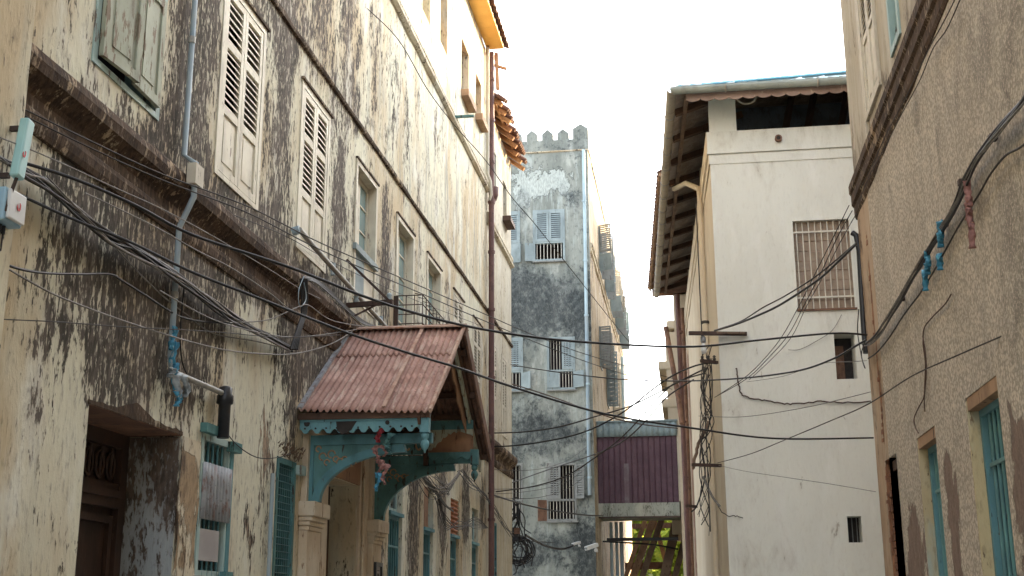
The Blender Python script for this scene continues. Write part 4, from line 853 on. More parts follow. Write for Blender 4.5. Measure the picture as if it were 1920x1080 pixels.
# soffit timbers
for y in lin(21.1,34.0,10): MB().beam((eavex(y)+.06,y,EZ-.05),(wsx(y)+.75,y,EZ+.38),.12,.11).build('rafter','wood',WH)
mb=MB(); mb.beam((eavex(20.3)+.24,20.3,EZ-.01),(eavex(34.4)+.22,34.4,EZ-.01),.07,.10); mb.build('eave_beam','timberd',WH)
mb=MB(); mb.prism(scallop(.22,8,EZ-.09,EZ-.235,.245,.045,8),lambda a,b,t:(a,t,b),20.16,20.185); mb.build('valance','fascia',WH)
for x in lin(1.6,7.8,11): MB().beam((x,20.3,EZ-.06),(x+.05,22.35,EZ+.8),.09,.10).build('loft_rafter','wood',WH)
mb=MB(); mb.box((1.1,22.4,9.6),(8,22.5,10.9)); mb.build('loft_back','ceil',WH)
for (x,zz) in ((1.9,10.2),(2.3,10.25),(2.9,10.1)): MB().beam((x,21.6,9.65),(x+.3,21.9,10.9),.1,.08).build('loft_post','woodd',WH)
# bricked window
a,b,c,e=ws[0][:4]
mb=MB(TW); rect_frame(mb,a-.03,b+.02,c-.0,e+.03,.0,.025,.035,0); f=mb.build('bricked_window','plW',WH); lab(f,'barred window filled with rough bricks')
mb=MB(TW); random.seed(6); zz=c+.01; r=0
while zz<e-.02:
    h=.175; x=a-(.12 if r%2 else 0)
    while x<b:
        w_=.26; xa=max(a+.003,x+.006); xb_=min(b-.003,x+w_-.006)
        if xb_>xa+.02: mb.box((xa,-.118,zz),(xb_,-.085+random.uniform(-.012,.012),min(e,zz+h-.014)))
        x+=w_
    zz+=h; r+=1
mb.build('brick_infill','brick',f); MB(TW).box((a,-.14,c),(b,-.10,e)).build('mortar','fascia',f)
barset(TW,a+.01,b-.01,c+.02,e-.0,-.03,9,f,'tbar',.010,(e-.2,c+.22),'bars',6)
mb=MB(TW); mb.box((a-.01,-.1,c-.02),(b+.02,.03,c+.012)); mb.build('sill','rustd',f)
for i in (1,2):
    a,b,c,e,rv=ws[i]; mb=MB(TW); mb.box((a,-rv-.02,c),(b,-rv,e)); o=mb.build('wall_slot','dark',WH); lab(o,['','larger dark ventilation opening','smaller dark ventilation opening'][i])
    if i==1: MB(TW).box((a+.04,-rv+.001,c+.02),(b-.14,-rv+.01,e-.13)).build('slot_screen','rustd',o)
    else: barset(TW,a,b,c,e,-rv+.03,3,o,'tshutd',.008,(),'bars',5)
mb=MB(TW); P=px(1459,262,1,YW); mb.tube([(P.x,.03,P.z),(P.x,.10,P.z)],.062,12); l_=mb.build('vent_socket','rustd',WH); mb=MB(TW); mb.tube([(P.x,.10,P.z),(P.x,.105,P.z)],.035,12); mb.build('socket_hole','dark',l_)
P=px(1400,188,1,YW-.25); mb=MB(); mb.tube([(P.x+.17*math.cos(t),P.y,P.z+.08+.15*math.sin(t)) for t in lin(3.0,6.4,16)],.016,6); mb.tube([(P.x+.17,P.y,P.z+.1),(P.x+.17,P.y,P.z+.25)],.012,5); mb.tube([(P.x-.17,P.y,P.z+.1),(P.x-.17,P.y,P.z+.25)],.012,5); lab(mb.build('hanging_hoop','guttb',WH),'metal hoop hanging under the front eave')
# side pipes of white house
def sideP(x,y,d=.06):  # point on the white side wall plane pushed out
    r=ROT@Vector(((x-960)/F,-(y-540)/F,-1)); lo=15;hi=60
    for _ in range(50):
        m=(lo+hi)/2; P=CAM+r*(m/r.y) if False else CAM+r*((m)/r.y)
        if P.x>wsx(P.y)-d: hi=m
        else: lo=m
    return CAM+r*(lo/r.y)
yy=23.4
mb=MB(TWS); mb.tube([(25.2,.50,10.30),(24.0,.30,10.0),(23.3,.08,9.62),(23.3,.07,9.4),(23.3,.07,.2)],.055,8); p=mb.build('downpipe','plWs',WH); lab(p,'cream downpipe bending in from the alley gutter')
mb=MB(TWS); mb.tube([(23.3,.07,6.9),(23.3,.07,6.95)],.07,8); mb.tube([(23.5,.14,9.4),(23.5,.14,3.0)],.012,5); mb.build('pipe_clip','blackg',p)
mb=MB(TWS); mb.tube([(33.6,.25,10.1),(33.6,.22,0)],.068,10); p=mb.build('rear_downpipe','pipeb',WH); lab(p,'thick brown downpipe at the far end of the cream wall'); bracket_rings(TWS,33.6,.22,(9,8,6.5,5),.085,p,'pipeb')
mb=MB(TWS); mb.tube([(34.4,.10,9.9),(34.4,.12,0)],.06,8); mb.tube([(33.7,.6,9.2),(33.2,.35,7.2),(33.0,.28,6.4)],.07,8); mb.build('second_pipe','rustd',p)
mb=MB(TWS); mb.tube([(32.0,.10,1),(32.0,.10,8.2)],.03,6); mb.build('thin_pipe','fascia',WH)
# rusty upper sheet roof behind
NB=thing('rust_roofed_house','cream plaster house with mouldings and a rust brown roof edge beyond the white house','house',(1.5,40,0))
mb=MB(); P=[Vector((-.45,25.9,11.0)),Vector((-1.0,36.4,11.0)),Vector((1.6,36.4,12.6)),Vector((2.6,25.9,13.0))]
mb=MB(); sheet(mb,Vector((-.42,25.9,10.95)),Vector((-1.0,36.2,10.95)),Vector((2.6,26.4,12.6)),Vector((2.3,36.2,12.8)),40,.02); mb.build('roof','rust',NB,None,.01)
for t in lin(.03,.97,12):
    q=Vector((-.40,25.9,10.88)).lerp(Vector((-.97,36.2,10.88)),t); MB().beam(q,q+Vector((2.2,0,1.1)),.08,.09).build('rafter','timber',NB)
mb=MB(); mb.beam((-.36,25.9,10.90),(-.92,36.2,10.90),.05,.08); mb.build('eave_beam','timber',NB)
mb=MB(); mb.box((-.86,36.0,10.70),(.2,36.1,10.92)); mb.build('end_fascia','woodo',NB)
def fx(y): return -.22
mb=MB(); mb.box((-.24,36,0),(5,46,14.2)); mb.build('wall','plWs',NB)
for (x0_,z0_,z1_,dd) in ((-.24,10.9,11.2,.30),(-.24,9.5,9.8,.62),(-.24,8.2,8.5,.55)):
    MB().box((x0_-dd,41.5,z0_),(x0_-.002,46,z1_)).build('ledge','plWs',NB,None,None,.05)
MB().box((-.60,41.55,4),(-.245,45.9,10.8)).build('bay','plWs',NB,None,None,.03)
# ================================================================= RIGHT HOUSE
RH=thing('pebbledash_house','tan pebbledash house with a dark stained cornice and blue barred windows on the near right','house',(XR+3,6,0))
rw=[(8.65,9.66,.9,3.14,.2),(10.9,11.79,.9,3.12,.2),(12.98,13.75,0,3.14,.3)]
rw2=[(12.0,12.98,6.75,9.3,.12),(10.78,11.3,6.72,9.3,.25)]
SR=blobs([(8.5,5.4,1.5,.5,.30),(6.9,5.0,.9,1.0,.38),(10.5,5.5,.25,.9,.42),(9.6,5.0,.2,.8,.35),(8.2,4.6,.3,.9,.25),(12,5.5,.15,.8,.3),(8.0,3.8,.5,.5,.30),(8.9,3.45,.5,.25,.30),(7.6,3.3,.6,.9,.30),(11.6,3.6,.4,.5,.25),(10.5,3.5,.3,.4,.2),(12.7,3.7,.3,.6,.25),(7,6,1,1,.3),(8.5,2.7,.15,.4,.2)])
PR=blobs([(10.45,2.5,.22,.45,1.0),(10.5,1.9,.18,.5,.9),(10.05,1.9,.12,.3,.3),(8.2,2.4,.35,.5,.8),(8.1,1.7,.4,.7,.7),(12.35,2.15,.45,.4,.9),(12.3,1.6,.5,.6,.8),(10.55,3.0,.1,.2,.2)])
wall(TR,-10,13.45,0,6.1,rw[:2]+[(12.98,13.45,0,3.14,.3)],.22,.2,'plR',RH,'wall',lambda v:(SR(v.y,v.z),PR(v.y,v.z),0),.016)
wall(TR,13.45,14.35,0,6.1,[(13.45,13.75,0,3.14,.3)],.15,.2,'plRs',RH,'corner_strip',lambda v:(.08+.3*math.exp(-((v.y-14.3)/.12)**2)+.2*math.exp(-((v.y-13.55)/.15)**2)*(v.z<4.2),.75*math.exp(-((v.y-13.72)/.07)**2)*(v.z<5.9),0),.02)
wall(TR,-10,14.35,6.1,13,rw2,.25,.2,'plRu',RH,'upper_wall',lambda v:(.32*math.exp(-((v.z-6.6)/.35)**2)+.1,0,.3),.012)
mb=MB(); mb.box((XR+.002,14.30,0),(12,14.352,13)); mb.build('end_wall','plRs',RH); MB().box((12,-10,0),(12.1,14.3,13)).build('rear_wall','plRs',RH)
MB().box((XR-.3,-10,13),(12.2,14.6,13.2)).build('roof','concrete',RH)
PRc=[(-.02,6.54),(.05,6.53),(.065,6.49),(.065,6.40),(.045,6.37),(.045,6.25),(.02,6.22),(.02,6.12),(.005,6.08),(-.02,6.07)]
moulding(TR,PRc,-10,14.42,'corn',RH,'cornice',lambda v:(-.35+.35*mnoise.noise(Vector((v.y*1.2,v.z*2,0))),.15,0),wob=.002)
def tri(u): return 0
# exposed brick in the corner crack
mb=MB(TR); random.seed(12)
for i in range(46):
    z=2.2+i*.082; u=13.74+.05*mnoise.noise(Vector((0,z*1.2,0))); wdt=.03+.05*abs(mnoise.noise(Vector((3,z*2,0))))
    if random.random()<.6: mb.box((u-wdt*random.uniform(.3,1.1),-.005,z),(u+wdt*random.uniform(.3,1.1),.008+random.uniform(-.008,.008),z+random.uniform(.03,.07)))
mb.build('exposed_brick','brickr',RH)
for k,w in enumerate(rw[:2]):
    a,b,c,e,rv=w; mb=MB(TR)
    mb.box((a+.001,-.085,c),(a+.02,-.004,e-.02)); mb.box((b-.03,-.085,c),(b-.001,-.004,e-.02)); f=mb.build('window','yel',RH,lambda v:(.0,.0,0)); lab(f,['big blue window with turquoise bars nearest the right edge','blue window with turquoise bars second from the right edge'][k])
    MB(TR).box((a+.021,-.085,e-.10),(b-.031,-.006,e-.002)).build('lintel','timber',f)
    mb=MB(TR); rect_frame(mb,a+.02,b-.03,c,e-.10,-.20,-.086,.05); mb.build('frame','blueb',f)
    barset(TR,a+.06,b-.16,c,e-.15,-.115,6,f,'bars',.016,(2.62,),'bars',8); recess(TR,a,b,c,e,.21,.4,f)
    MB(TR).box((a+.07,-.20,c),(a+.45,-.17,e-.15)).build('casement_leaf','blued',f)
    mb=MB(TR); mb.box((b-.079,-.17,2.15),(b-.083,-.13,2.25)); mb.tube([(b-.085,-.15,2.2),(b-.10,-.13,2.12)],.01,5); mb.build('latch','iron',f)
a,b=12.98,13.75
mb=MB(TR); mb.box((a,-.32,0),(b-.1,-.22,3.05)); mb.box((a,-.22,0),(a+.06,-.02,3.06)); mb.box((a,-.22,3.0),(b-.1,-.03,3.10)); f=mb.build('side_door','wood',RH); lab(f,'dark brown narrow door at the corner')
mb=MB(TR); random.seed(13)
for i in range(38): z=.2+i*.075; mb.box((b-.12-random.uniform(0,.03),-.2,z),(b+.001,-.012-random.uniform(0,.02),z+.06))
mb.build('brick_jamb','brickr',f)
# upper windows
a,b,c,e,_=rw2[0]; mb=MB(TR); rect_frame(mb,a,b,c,e,-.1,.03,.07); mb.box((b,0,c-.5),(b+.1,.03,e)); f=mb.build('upper_window','creamd',RH); lab(f,'upper window with narrow louvred shutters at the house corner'); m=(a+b)/2
for x,y in ((a+.07,m),(m,b-.07)): louvre_leaf(TR,x,y,c+.07,e-.07,c+1.6,c+.9,-.02,f,'creamd')
a,b,c,e,_=rw2[1]; mb=MB(TR); rect_frame(mb,a,b,c,e,-.2,.02,.07); f=mb.build('upper_window','pteal',RH); lab(f,'upper window with a pale green frame'); panes(TR,a+.07,b-.07,c+.07,e-.07,2,4,-.18,f,'pteal','glassp'); recess(TR,a,b,c,e,.26,.3,f)
# downpipe / black cable duct at the corner
mb=MB(TR); mb.tube([(14.42,.06,5.92),(14.40,.02,5.88),(14.40,.0,5.70),(14.38,.02,4.75),(14.36,.02,4.45)],.035,8); lab(mb.build('cable_duct','blackp',RH),'black cable duct on the house corner')
# unseen sun blockers, added behind the white house and in the side street
TB=thing('tall_sun_blocker','tall unseen block added behind the white house to block the sun','house',(9,43,0)); MB().box((5.5,35.2,0),(12,66,17.2)).build('wall','plRu',TB); MB().box((5.3,48,17.2),(12.2,66,19)).build('upper_blocker','plRu',TB); MB().box((8.3,20.8,0),(12,35.19,17.2)).build('side_blocker','plRu',TB)  # added out of view; heights set the sun line on left wall and tower
SH=thing('side_street_blocker','plain unseen block added in the side street to stop the sun','house',(9,17.5,0))
MB().box((5.5,14.7,0),(12,20.5,12.5)).build('wall','plRu',SH); MB().box((5.3,14.6,12.5),(12.1,20.6,12.7)).build('roof','concrete',SH)  # added out of view so no sun reaches the left wall through the gap
exec_after=[]
# ================================================================= CABLES
CG='overhead cables strung along the alley'
def cable(label,pts,d0,d1,r,mat,name='overhead_cable',jit=0,cat='cable',group=None,sub=6,parent=None):
    """pts: pixel waypoints; d0,d1 depth at both ends, straight run between them"""
    P=[Vector(p) for p in pts]; L=[0]
    for a,b in zip(P,P[1:]): L.append(L[-1]+(b-a).length)
    out=[]
    for i in range(len(P)-1):
        p0=P[max(i-1,0)];p1=P[i];p2=P[i+1];p3=P[min(i+2,len(P)-1)]
        for k in range(sub+(1 if i==len(P)-2 else 0)):
            t=k/sub; q=.5*((2*p1)+(p2-p0)*t+(2*p0-5*p1+4*p2-p3)*t*t+(3*p1-p0-3*p2+p3)*t**3)
            s=(L[i]+(L[i+1]-L[i])*t)/L[-1]; d=1/((1-s)/d0+s/d1)
            if jit: q=q+Vector((random.uniform(-jit,jit),random.uniform(-jit,jit)))
            out.append(pxd(q.x,q.y,d))
    mb=MB(); mb.tube(out,r,6 if r>.008 else 5); o=mb.build(name,mat,parent)
    if parent is None: tag(o,label,cat,group)
    return o
def wallcable(label,pts,ax,v,r,mat,name='wall_cable',jit=0,sub=5,parent=None,cat='cable'):
    P=[Vector(p) for p in pts]; out=[]
    for i in range(len(P)-1):
        p0=P[max(i-1,0)];p1=P[i];p2=P[i+1];p3=P[min(i+2,len(P)-1)]
        for k in range(sub+(1 if i==len(P)-2 else 0)):
            t=k/sub; q=.5*((2*p1)+(p2-p0)*t+(2*p0-5*p1+4*p2-p3)*t*t+(3*p1-p0-3*p2+p3)*t**3)
            if jit: q=q+Vector((random.uniform(-jit,jit),random.uniform(-jit,jit)))
            out.append(px(q.x,q.y,ax,v))
    mb=MB(); mb.tube(out,r,6); o=mb.build(name,mat,parent)
    if parent is None: tag(o,label,cat)
    return o
dL=lambda x,y,v=-4.05: depth(px(x,y,0,v))
dR=lambda x,y,v=2.04: depth(px(x,y,0,v))
dW=lambda x,y: depth(px(x,y,1,YW-.08))
random.seed(21)
cable('thick black cable crossing the alley in front of the tower at mid height',[(-60,268),(0,292),(130,332),(250,383),(360,440),(540,500),(700,562),(850,606),(1000,632),(1150,645),(1300,650),(1420,638),(1560,625),(1625,628)],dL(0,292),dR(1625,628),.011,'black')
cable('thick black cable sagging in front of the porch roof to the right house',[(-60,320),(0,348),(130,408),(240,452),(360,510),(480,557),(640,620),(760,660),(860,690),(960,725),(1130,775),(1300,803),(1450,822),(1637,821)],dL(0,350),dR(1637,821),.010,'black')
cable('upper of two thin twin wires from top left across to the white house',[(-60,155),(0,183),(150,255),(300,325),(460,385),(600,455),(780,533),(900,585),(1000,628),(1110,668),(1270,712)],dL(0,183),24,.006,'blackg')
cable('lower of two thin twin wires from top left across to the white house',[(-60,165),(0,194),(150,268),(300,336),(460,397),(600,468),(780,546),(900,598),(1000,640),(1110,682),(1260,730)],dL(0,190),24.5,.006,'blackg')
cable('thin wire passing just below the pale blue antenna tip',[(-60,195),(0,222),(100,262),(200,305),(400,388),(530,440),(620,490),(760,555),(900,610)],dL(0,225),dL(900,610),.0045,'blackg')
cable('grey wire rising from behind the antenna to the cornice corner',[(0,258),(80,290),(200,345),(330,405),(480,490),(560,540),(600,560)],dL(0,258,-3.95),dL(600,560),.005,'greyc')
cable('grey wire sagging from the far left to the porch ridge',[(-60,470),(0,496),(60,530),(120,560),(250,608),(400,652),(500,664),(560,662),(620,645),(660,622)],dL(0,496,-3.9),dL(660,622,-3.9),.007,'greyc')
cable('second grey wire sagging to the porch ridge from behind the pipe',[(300,545),(390,595),(470,620),(540,632),(600,628),(668,618)],dL(300,545,-4.0),dL(668,618,-3.9),.006,'greyc')
cable('light wire looping between the black vertical cable and the ridge',[(430,605),(500,600),(560,575),(580,573),(620,600),(680,612)],dL(430,605,-4.05),dL(680,612,-3.9),.006,'greyc')
cable('thin straight wire level across the stained wall',[(-60,590),(0,598),(100,603),(220,612),(400,622),(520,632),(640,628)],dL(0,598,-3.95),dL(640,628,-3.9),.004,'blackg')
wallcable('dark cable with a kink low on the left wall',[(0,492),(40,505),(85,512),(150,514),(205,514),(230,527),(270,552),(330,590),(380,603),(440,606)],0,-4.14,.009,'black')
cable('grey wire fanning down from the antenna to the bundle end',[(88,330),(140,385),(195,440),(240,490),(300,550),(350,590),(400,625),(480,640),(540,655)],dL(88,330,-3.98),dL(540,655,-4.08),.006,'greyc')
cable('pale wire from the bundle up over the cornice',[(160,362),(230,395),(300,430),(370,470),(430,500),(500,545),(560,590),(660,625)],dL(160,362,-3.95),dL(660,625,-3.9),.0055,'greyc')
cable('long thin wire dropping from the top edge past the moulding to the white house',[(640,-40),(672,0),(745,72),(800,165),(850,232),(910,300),(960,370),(1003,420),(1093,533),(1150,605),(1200,665),(1245,715)],dL(700,0,-4.0),26,.007,'blackg')
# twisted bundle on the left wall
bd=thing('cable_bundle','twisted bundle of black and grey cables running down the stained left wall','cable bundle',tuple(px(300,520,0,-4.1)))
path=[(-40,268),(0,296),(45,325),(90,350),(150,402),(205,445),(260,476),(330,520),(400,570),(440,598),(500,630),(545,655)]
for i in range(22):
    ph=i*.8; pts=[(x+3.0*math.sin(ph+x*.022)+random.uniform(-2,2),y+7.5*math.cos(ph+x*.022)*(1 if 20<x<500 else .4)+random.uniform(-3,3)) for x,y in path]
    wallcable('',pts,0,-4.12+.04*math.sin(i*1.3)+.02,random.choice((.006,.008,.011)),random.choice(('black','black','blackg','greyc')),'cable',parent=bd)
bd=thing('cable_bundle','black cable bundle dropping down the wall above the porch roof','cable bundle',tuple(px(640,560,0,-4.05)))
for i in range(8):
    pts=[(565+random.uniform(-4,4),520+random.uniform(-3,3)),(590,522+i),(620,545+i*1.2),(650,575+i),(680,600+i),(705,612)]
    wallcable('',pts,0,-4.13+.008*i,.006,'black' if i%4 else 'blackg','cable',parent=bd)
bd=thing('vertical_cable_drop','black cables strapped in an upright run beside the cornice break','cable bundle',tuple(px(560,600,0,-4.0)))
for i in range(5):
    pts=[(563+i*3,522),(566+i*2.5,560),(565+i*2,590),(556+i*2,620),(545+i*3,655)]
    wallcable('',pts,0,-4.02,.012,'black','cable',parent=bd)
wallcable('',[(570,518),(560,545),(562,575),(574,560),(570,530)],0,-3.99,.005,'pvc','tie_wire',parent=bd)
bd=thing('iron_pole_bracket','dark iron bracket sticking out of the wall above the porch with a diagonal stay','bracket',tuple(px(650,573,0,-4.2)))
a=px(650,573,0,-4.2); mb=MB(); e_=Vector((a.x+.62,a.y-.1,a.z+.0)); mb.beam(a,e_,.05,.06); mb.beam(px(650,487,0,-4.18),e_-Vector((.03,0,0)),.025,.03); mb.beam(a+Vector((.1,0,-.14)),a+Vector((.4,0,0)),.02,.02); mb.build('arm','iron',bd)
mb=MB(); mb.lathe(a+Vector((.55,0,.03)),[(.03,0),(.04,.03),(.025,.06),(.04,.08),(.02,.11)],8); mb.lathe(a+Vector((.12,0,.03)),[(.03,0),(.04,.03),(.025,.06),(.04,.08),(.02,.11)],8); mb.build('insulator','pvc',bd)
# cables to the right
E0=dR(1605,455); 
cable('thick black cable from the right house corner to the white house lamp arm',[(1606,457),(1570,492),(1540,520),(1500,548),(1460,573),(1420,592),(1380,608),(1340,620)],E0,20.3,.016,'black')
cable('thinner black cable hanging just above the thick one on the right',[(1606,455),(1560,494),(1520,525),(1470,556),(1430,577),(1390,602),(1350,616)],E0,20.4,.010,'blackg')
cable('thin wire slanting across the bricked window, upper of three',[(1592,385),(1560,450),(1530,510),(1500,570),(1470,625),(1440,665),(1400,705),(1345,742)],dR(1592,385),20.5,.006,'blackg')
cable('thin wire slanting across the bricked window, middle of three',[(1598,395),(1570,445),(1540,510),(1508,572),(1478,628),(1440,672),(1400,710),(1340,745)],dR(1598,395),20.5,.006,'blackg')
cable('thin wire slanting across the bricked window, lowest of three',[(1606,400),(1575,455),(1545,515),(1512,575),(1484,632),(1445,675),(1405,712)],dR(1606,400),20.5,.005,'blackg')
cable('black cable sagging from the duct foot across the white wall to the tower',[(1624,637),(1594,655),(1564,672),(1510,692),(1448,703),(1380,710),(1300,714),(1240,714),(1180,712),(1120,707),(1040,697),(958,684)],dR(1624,637),30,.012,'black')
cable('black cable dropping from the white house insulators to the narrow left house',[(1330,680),(1300,687),(1260,705),(1220,733),(1180,765),(1130,795),(1080,815),(1020,828),(960,836),(915,837)],21.5,26.5,.015,'black')
cable('second black cable from the insulators down to the narrow left house',[(1325,690),(1290,707),(1230,738),(1180,762),(1120,780),(1050,800),(980,810),(915,812)],21.5,27,.014,'blackg')
cable('wire falling from the insulators past the bridge to the left',[(1320,700),(1270,716),(1240,740),(1200,785),(1160,825),(1110,862),(1060,893),(1000,912),(930,922)],21.8,27,.013,'blackg')
cable('thin wire from the insulators to the tower base',[(1300,712),(1250,745),(1210,790),(1170,826),(1120,850),(1030,880),(960,905)],21.8,35,.014,'blackg')
cable('thin wire falling across the white wall to the lower bracket',[(1960,592),(1920,612),(1800,664),(1710,705),(1629,757),(1550,792),(1471,825),(1410,850),(1345,868)],dR(1920,612),20.5,.006,'blackg')
cable('faint wire rising from the lower bracket to the right house edge',[(1345,872),(1400,884),(1480,896),(1560,908),(1642,922)],20.5,dR(1642,922),.004,'greyc')
cable('faint wire across the middle of the white wall',[(1310,780),(1380,782),(1440,776),(1520,762),(1580,748),(1632,735)],21,dR(1632,735),.005,'greyc')
cable('faint wire below the duct crossing the upper dark slot',[(1400,716),(1470,705),(1540,682),(1600,678),(1625,676)],20.6,dR(1625,676),.004,'greyc')
cable('reddish wire above the bridge roof',[(960,720),(1030,742),(1130,778),(1200,795),(1270,803)],30,24,.013,'browc')
wallcable('messy cable pinned along the white wall',[(1380,690),(1384,706),(1386,726),(1392,740),(1410,747),(1440,752),(1470,757),(1500,757),(1540,752),(1580,755),(1632,752)],1,YW-.03,.012,'browc',jit=1.5)
wallcable('thin loose wire hanging from a bracket on the white wall',[(1578,590),(1560,620),(1530,640),(1500,655),(1478,656)],1,YW-.04,.006,'greyc')
# brackets on white house
def wb(y,x0_,x1_,label,dz=0,thick=.06):
    P=px(x1_,y,1,YW-.04); Q=px(x0_,y,1,YW-.5); o=thing('wall_bracket',label,'bracket',tuple(P)); mb=MB(); mb.beam((P.x,YW-.04,P.z),(Q.x,YW-.25,P.z+dz),.06,thick); mb.build('arm','iron',o); return o,P
o,P=wb(626,1292,1400,'flat rusty arm on the white house corner carrying a bulb')
mb=MB(); mb.beam((P.x-.04,YW-.1,P.z-.005),(P.x-.95,YW-.12,P.z+.02),.14,.03); mb.build('plank','timberd',o)
lp=px(1319,650,1,YW-.15); lb=thing('bare_bulb','clear glass bulb in a grey socket hanging under the rusty arm','lamp',tuple(lp))
mb=MB(); mb.lathe(lp+Vector((0,0,.06)),[(.03,0),(.045,.02),(.045,.1),(.02,.13)],10); mb.build('socket','galv',lb); mb=MB(); mb.lathe(lp+Vector((0,0,-.13)),[(.005,0),(.035,.015),(.05,.06),(.045,.11),(.028,.19)],12); mb.build('bulb','white',lb)
o,P=wb(680,1315,1345,'stubby insulator bracket below the bulb',0,.05)
for i in range(3): mb=MB(); mb.lathe((P.x-.05-.1*i,YW-.12,P.z+.02),[(.02,0),(.03,.03),(.018,.05),(.03,.07),(.015,.09)],8); mb.build('insulator','blackg',o)
wb(873,1298,1352,'lower rusty bracket on the white house corner',0,.05)
o,P=wb(950,1288,1305,'lowest iron rod on the cream wall near the bridge',0,.04)
# tangled drop at white corner
bd=thing('cable_tangle','tangle of old wires hanging down the white house corner','cable bundle',tuple(px(1325,800,1,YW-.05)))
for i in range(16):
    x=random.uniform(1316,1336); y=random.uniform(635,700); pts=[(x,y)]
    while y<960:
        y+=random.uniform(25,55); x=1318+random.uniform(-6,18)-(y-700)*.015+ (8 if 760<y<830 else 0)*random.uniform(-1,1); pts.append((x,y))
        if random.random()<.15: break
    if len(pts)>2: wallcable('',pts,1,YW-.05-random.uniform(0,.08),random.choice((.005,.006,.009)),random.choice(('black','browc','blackg','blackg')),'wire',parent=bd)
wallcable('',[(1330,712),(1333,770),(1325,815),(1315,830),(1322,890),(1308,945),(1296,960)],1,YW-.1,.012,'black','wire',parent=bd)
wallcable('',[(1330,790),(1315,820),(1305,850),(1300,880)],1,YW-.08,.03,'timberd','frayed_clump',parent=bd,jit=2)
wallcable('',[(1318,893),(1335,930),(1350,950)],1,YW-.1,.022,'greyc','hanging_rod',parent=bd)
wallcable('',[(1345,950),(1360,965),(1380,968),(1392,972)],1,YW-.04,.008,'blackg','frayed_end',parent=bd,jit=2)
# right wall bundle
bd=thing('wall_cable_bundle','thick black cable bundle snaking down the pebbledash wall','cable bundle',tuple(px(1760,440,0,2.02)))
path=[(1950,140),(1920,188),(1895,218),(1868,250),(1830,300),(1810,340),(1795,380),(1768,425),(1735,480),(1710,520),(1688,560),(1668,592),(1648,625),(1632,642),(1622,645)]
for i in range(6):
    pts=[(x+4.5*math.sin(i*1.1+y*.012)+random.uniform(-1.5,1.5),y+4*math.cos(i*1.1+y*.012)) for x,y in path]
    wallcable('',pts,0,2.05-.006*i,.010 if i<4 else .006,'black' if i<4 else 'greyc','cable',parent=bd)
mb=MB()
for (x,y) in ((1860,258),(1802,342),(1770,420),(1690,560)): P=px(x,y,0,2.06); mb.box(P-Vector((.02,.03,.02)),P+Vector((.03,.03,.02)))
mb.build('clamp','iron',bd)
wallcable('sagging single black cable below the bundle on the pebbledash wall',[(1950,245),(1915,275),(1885,292),(1858,325),(1835,365),(1800,420),(1775,465),(1750,510),(1725,550),(1695,590),(1668,632),(1645,660),(1628,672)],0,2.06,.008,'blackg')
wallcable('thin wires running beside the right cornice',[(1800,0),(1775,55),(1750,90),(1725,150),(1690,215),(1660,275),(1630,330),(1612,375)],0,2.05,.005,'blackg')
wallcable('second thin wire beside the right cornice',[(1790,0),(1770,40),(1740,95),(1700,180),(1665,245),(1640,300),(1615,350)],0,2.05,.005,'blackg')
wallcable('loose dark wire dangling above the second blue window',[(1783,552),(1772,570),(1748,595),(1733,615),(1731,645),(1735,680),(1734,720),(1732,745),(1722,765),(1714,785),(1716,800),(1722,812)],0,2.08,.006,'browc')
wallcable('short wire beside the dangling one on the pebbledash wall',[(1730,630),(1735,660),(1737,700),(1733,745),(1734,772)],0,2.075,.005,'browc')
wallcable('wire loop hanging from the duct foot',[(1610,580),(1608,620),(1612,650),(1618,680),(1622,690),(1615,665),(1622,640)],0,2.0,.006,'black')
def wallrag(label,items,ax=0):
    return ragx('torn_rag',label,'rag',items,1)
wallrag('faded pink rag snagged on the right wall cable bundle',[(px(1812,338,0,2.03),.10,.20,'ragp'),(px(1815,378,0,2.03),.11,.13,'ragp'),(px(1818,400,0,2.03),.03,.25,'ragp')])
wallrag('blue plastic strips caught on the right wall cable bundle, upper pair',[(px(1762,415,0,2.03),.16,.14,'ragb'),(px(1762,435,0,2.03),.10,.12,'ragb'),(px(1761,475,0,2.03),.12,.13,'ragb')])
wallrag('blue plastic strips below the others on the right wall cable',[(px(1738,470,0,2.03),.07,.14,'ragb'),(px(1738,492,0,2.03),.12,.10,'ragb'),(px(1733,505,0,2.03),.07,.18,'ragb')])
ragx('plastic_bag_shreds','blue and grey plastic shreds tangled where the thin pipe bends','plastic bag',[(px(325,612,0,-4.12),.09,.20,'ragb'),(px(328,640,0,-4.12),.12,.22,'ragb'),(px(330,680,0,-4.1),.10,.22,'ragb'),(px(335,700,0,-4.08),.20,.20,'ragw'),(px(350,705,0,-4.1),.14,.18,'ragw'),(px(334,735,0,-4.08),.12,.12,'ragb'),(px(322,690,0,-4.1),.16,.08,'ragw')],1)
wallcable('thin black wire hanging beside the plastic shreds',[(345,540),(340,590),(338,640),(342,680),(350,700)],0,-4.15,.007,'black')
wallcable('thin wire from the patched window to the wire grille window',[(412,790),(440,830),(480,857),(520,858),(545,850)],0,-4.12,.005,'blackg')
mb=MB(TL); mb.tube([(12.05,.05,2.95),(12.08,.05,.3)],.022,8); tag(mb.build('grey_conduit','pvc'),'thin grey conduit standing between the patched and the wire grille windows','pipe')
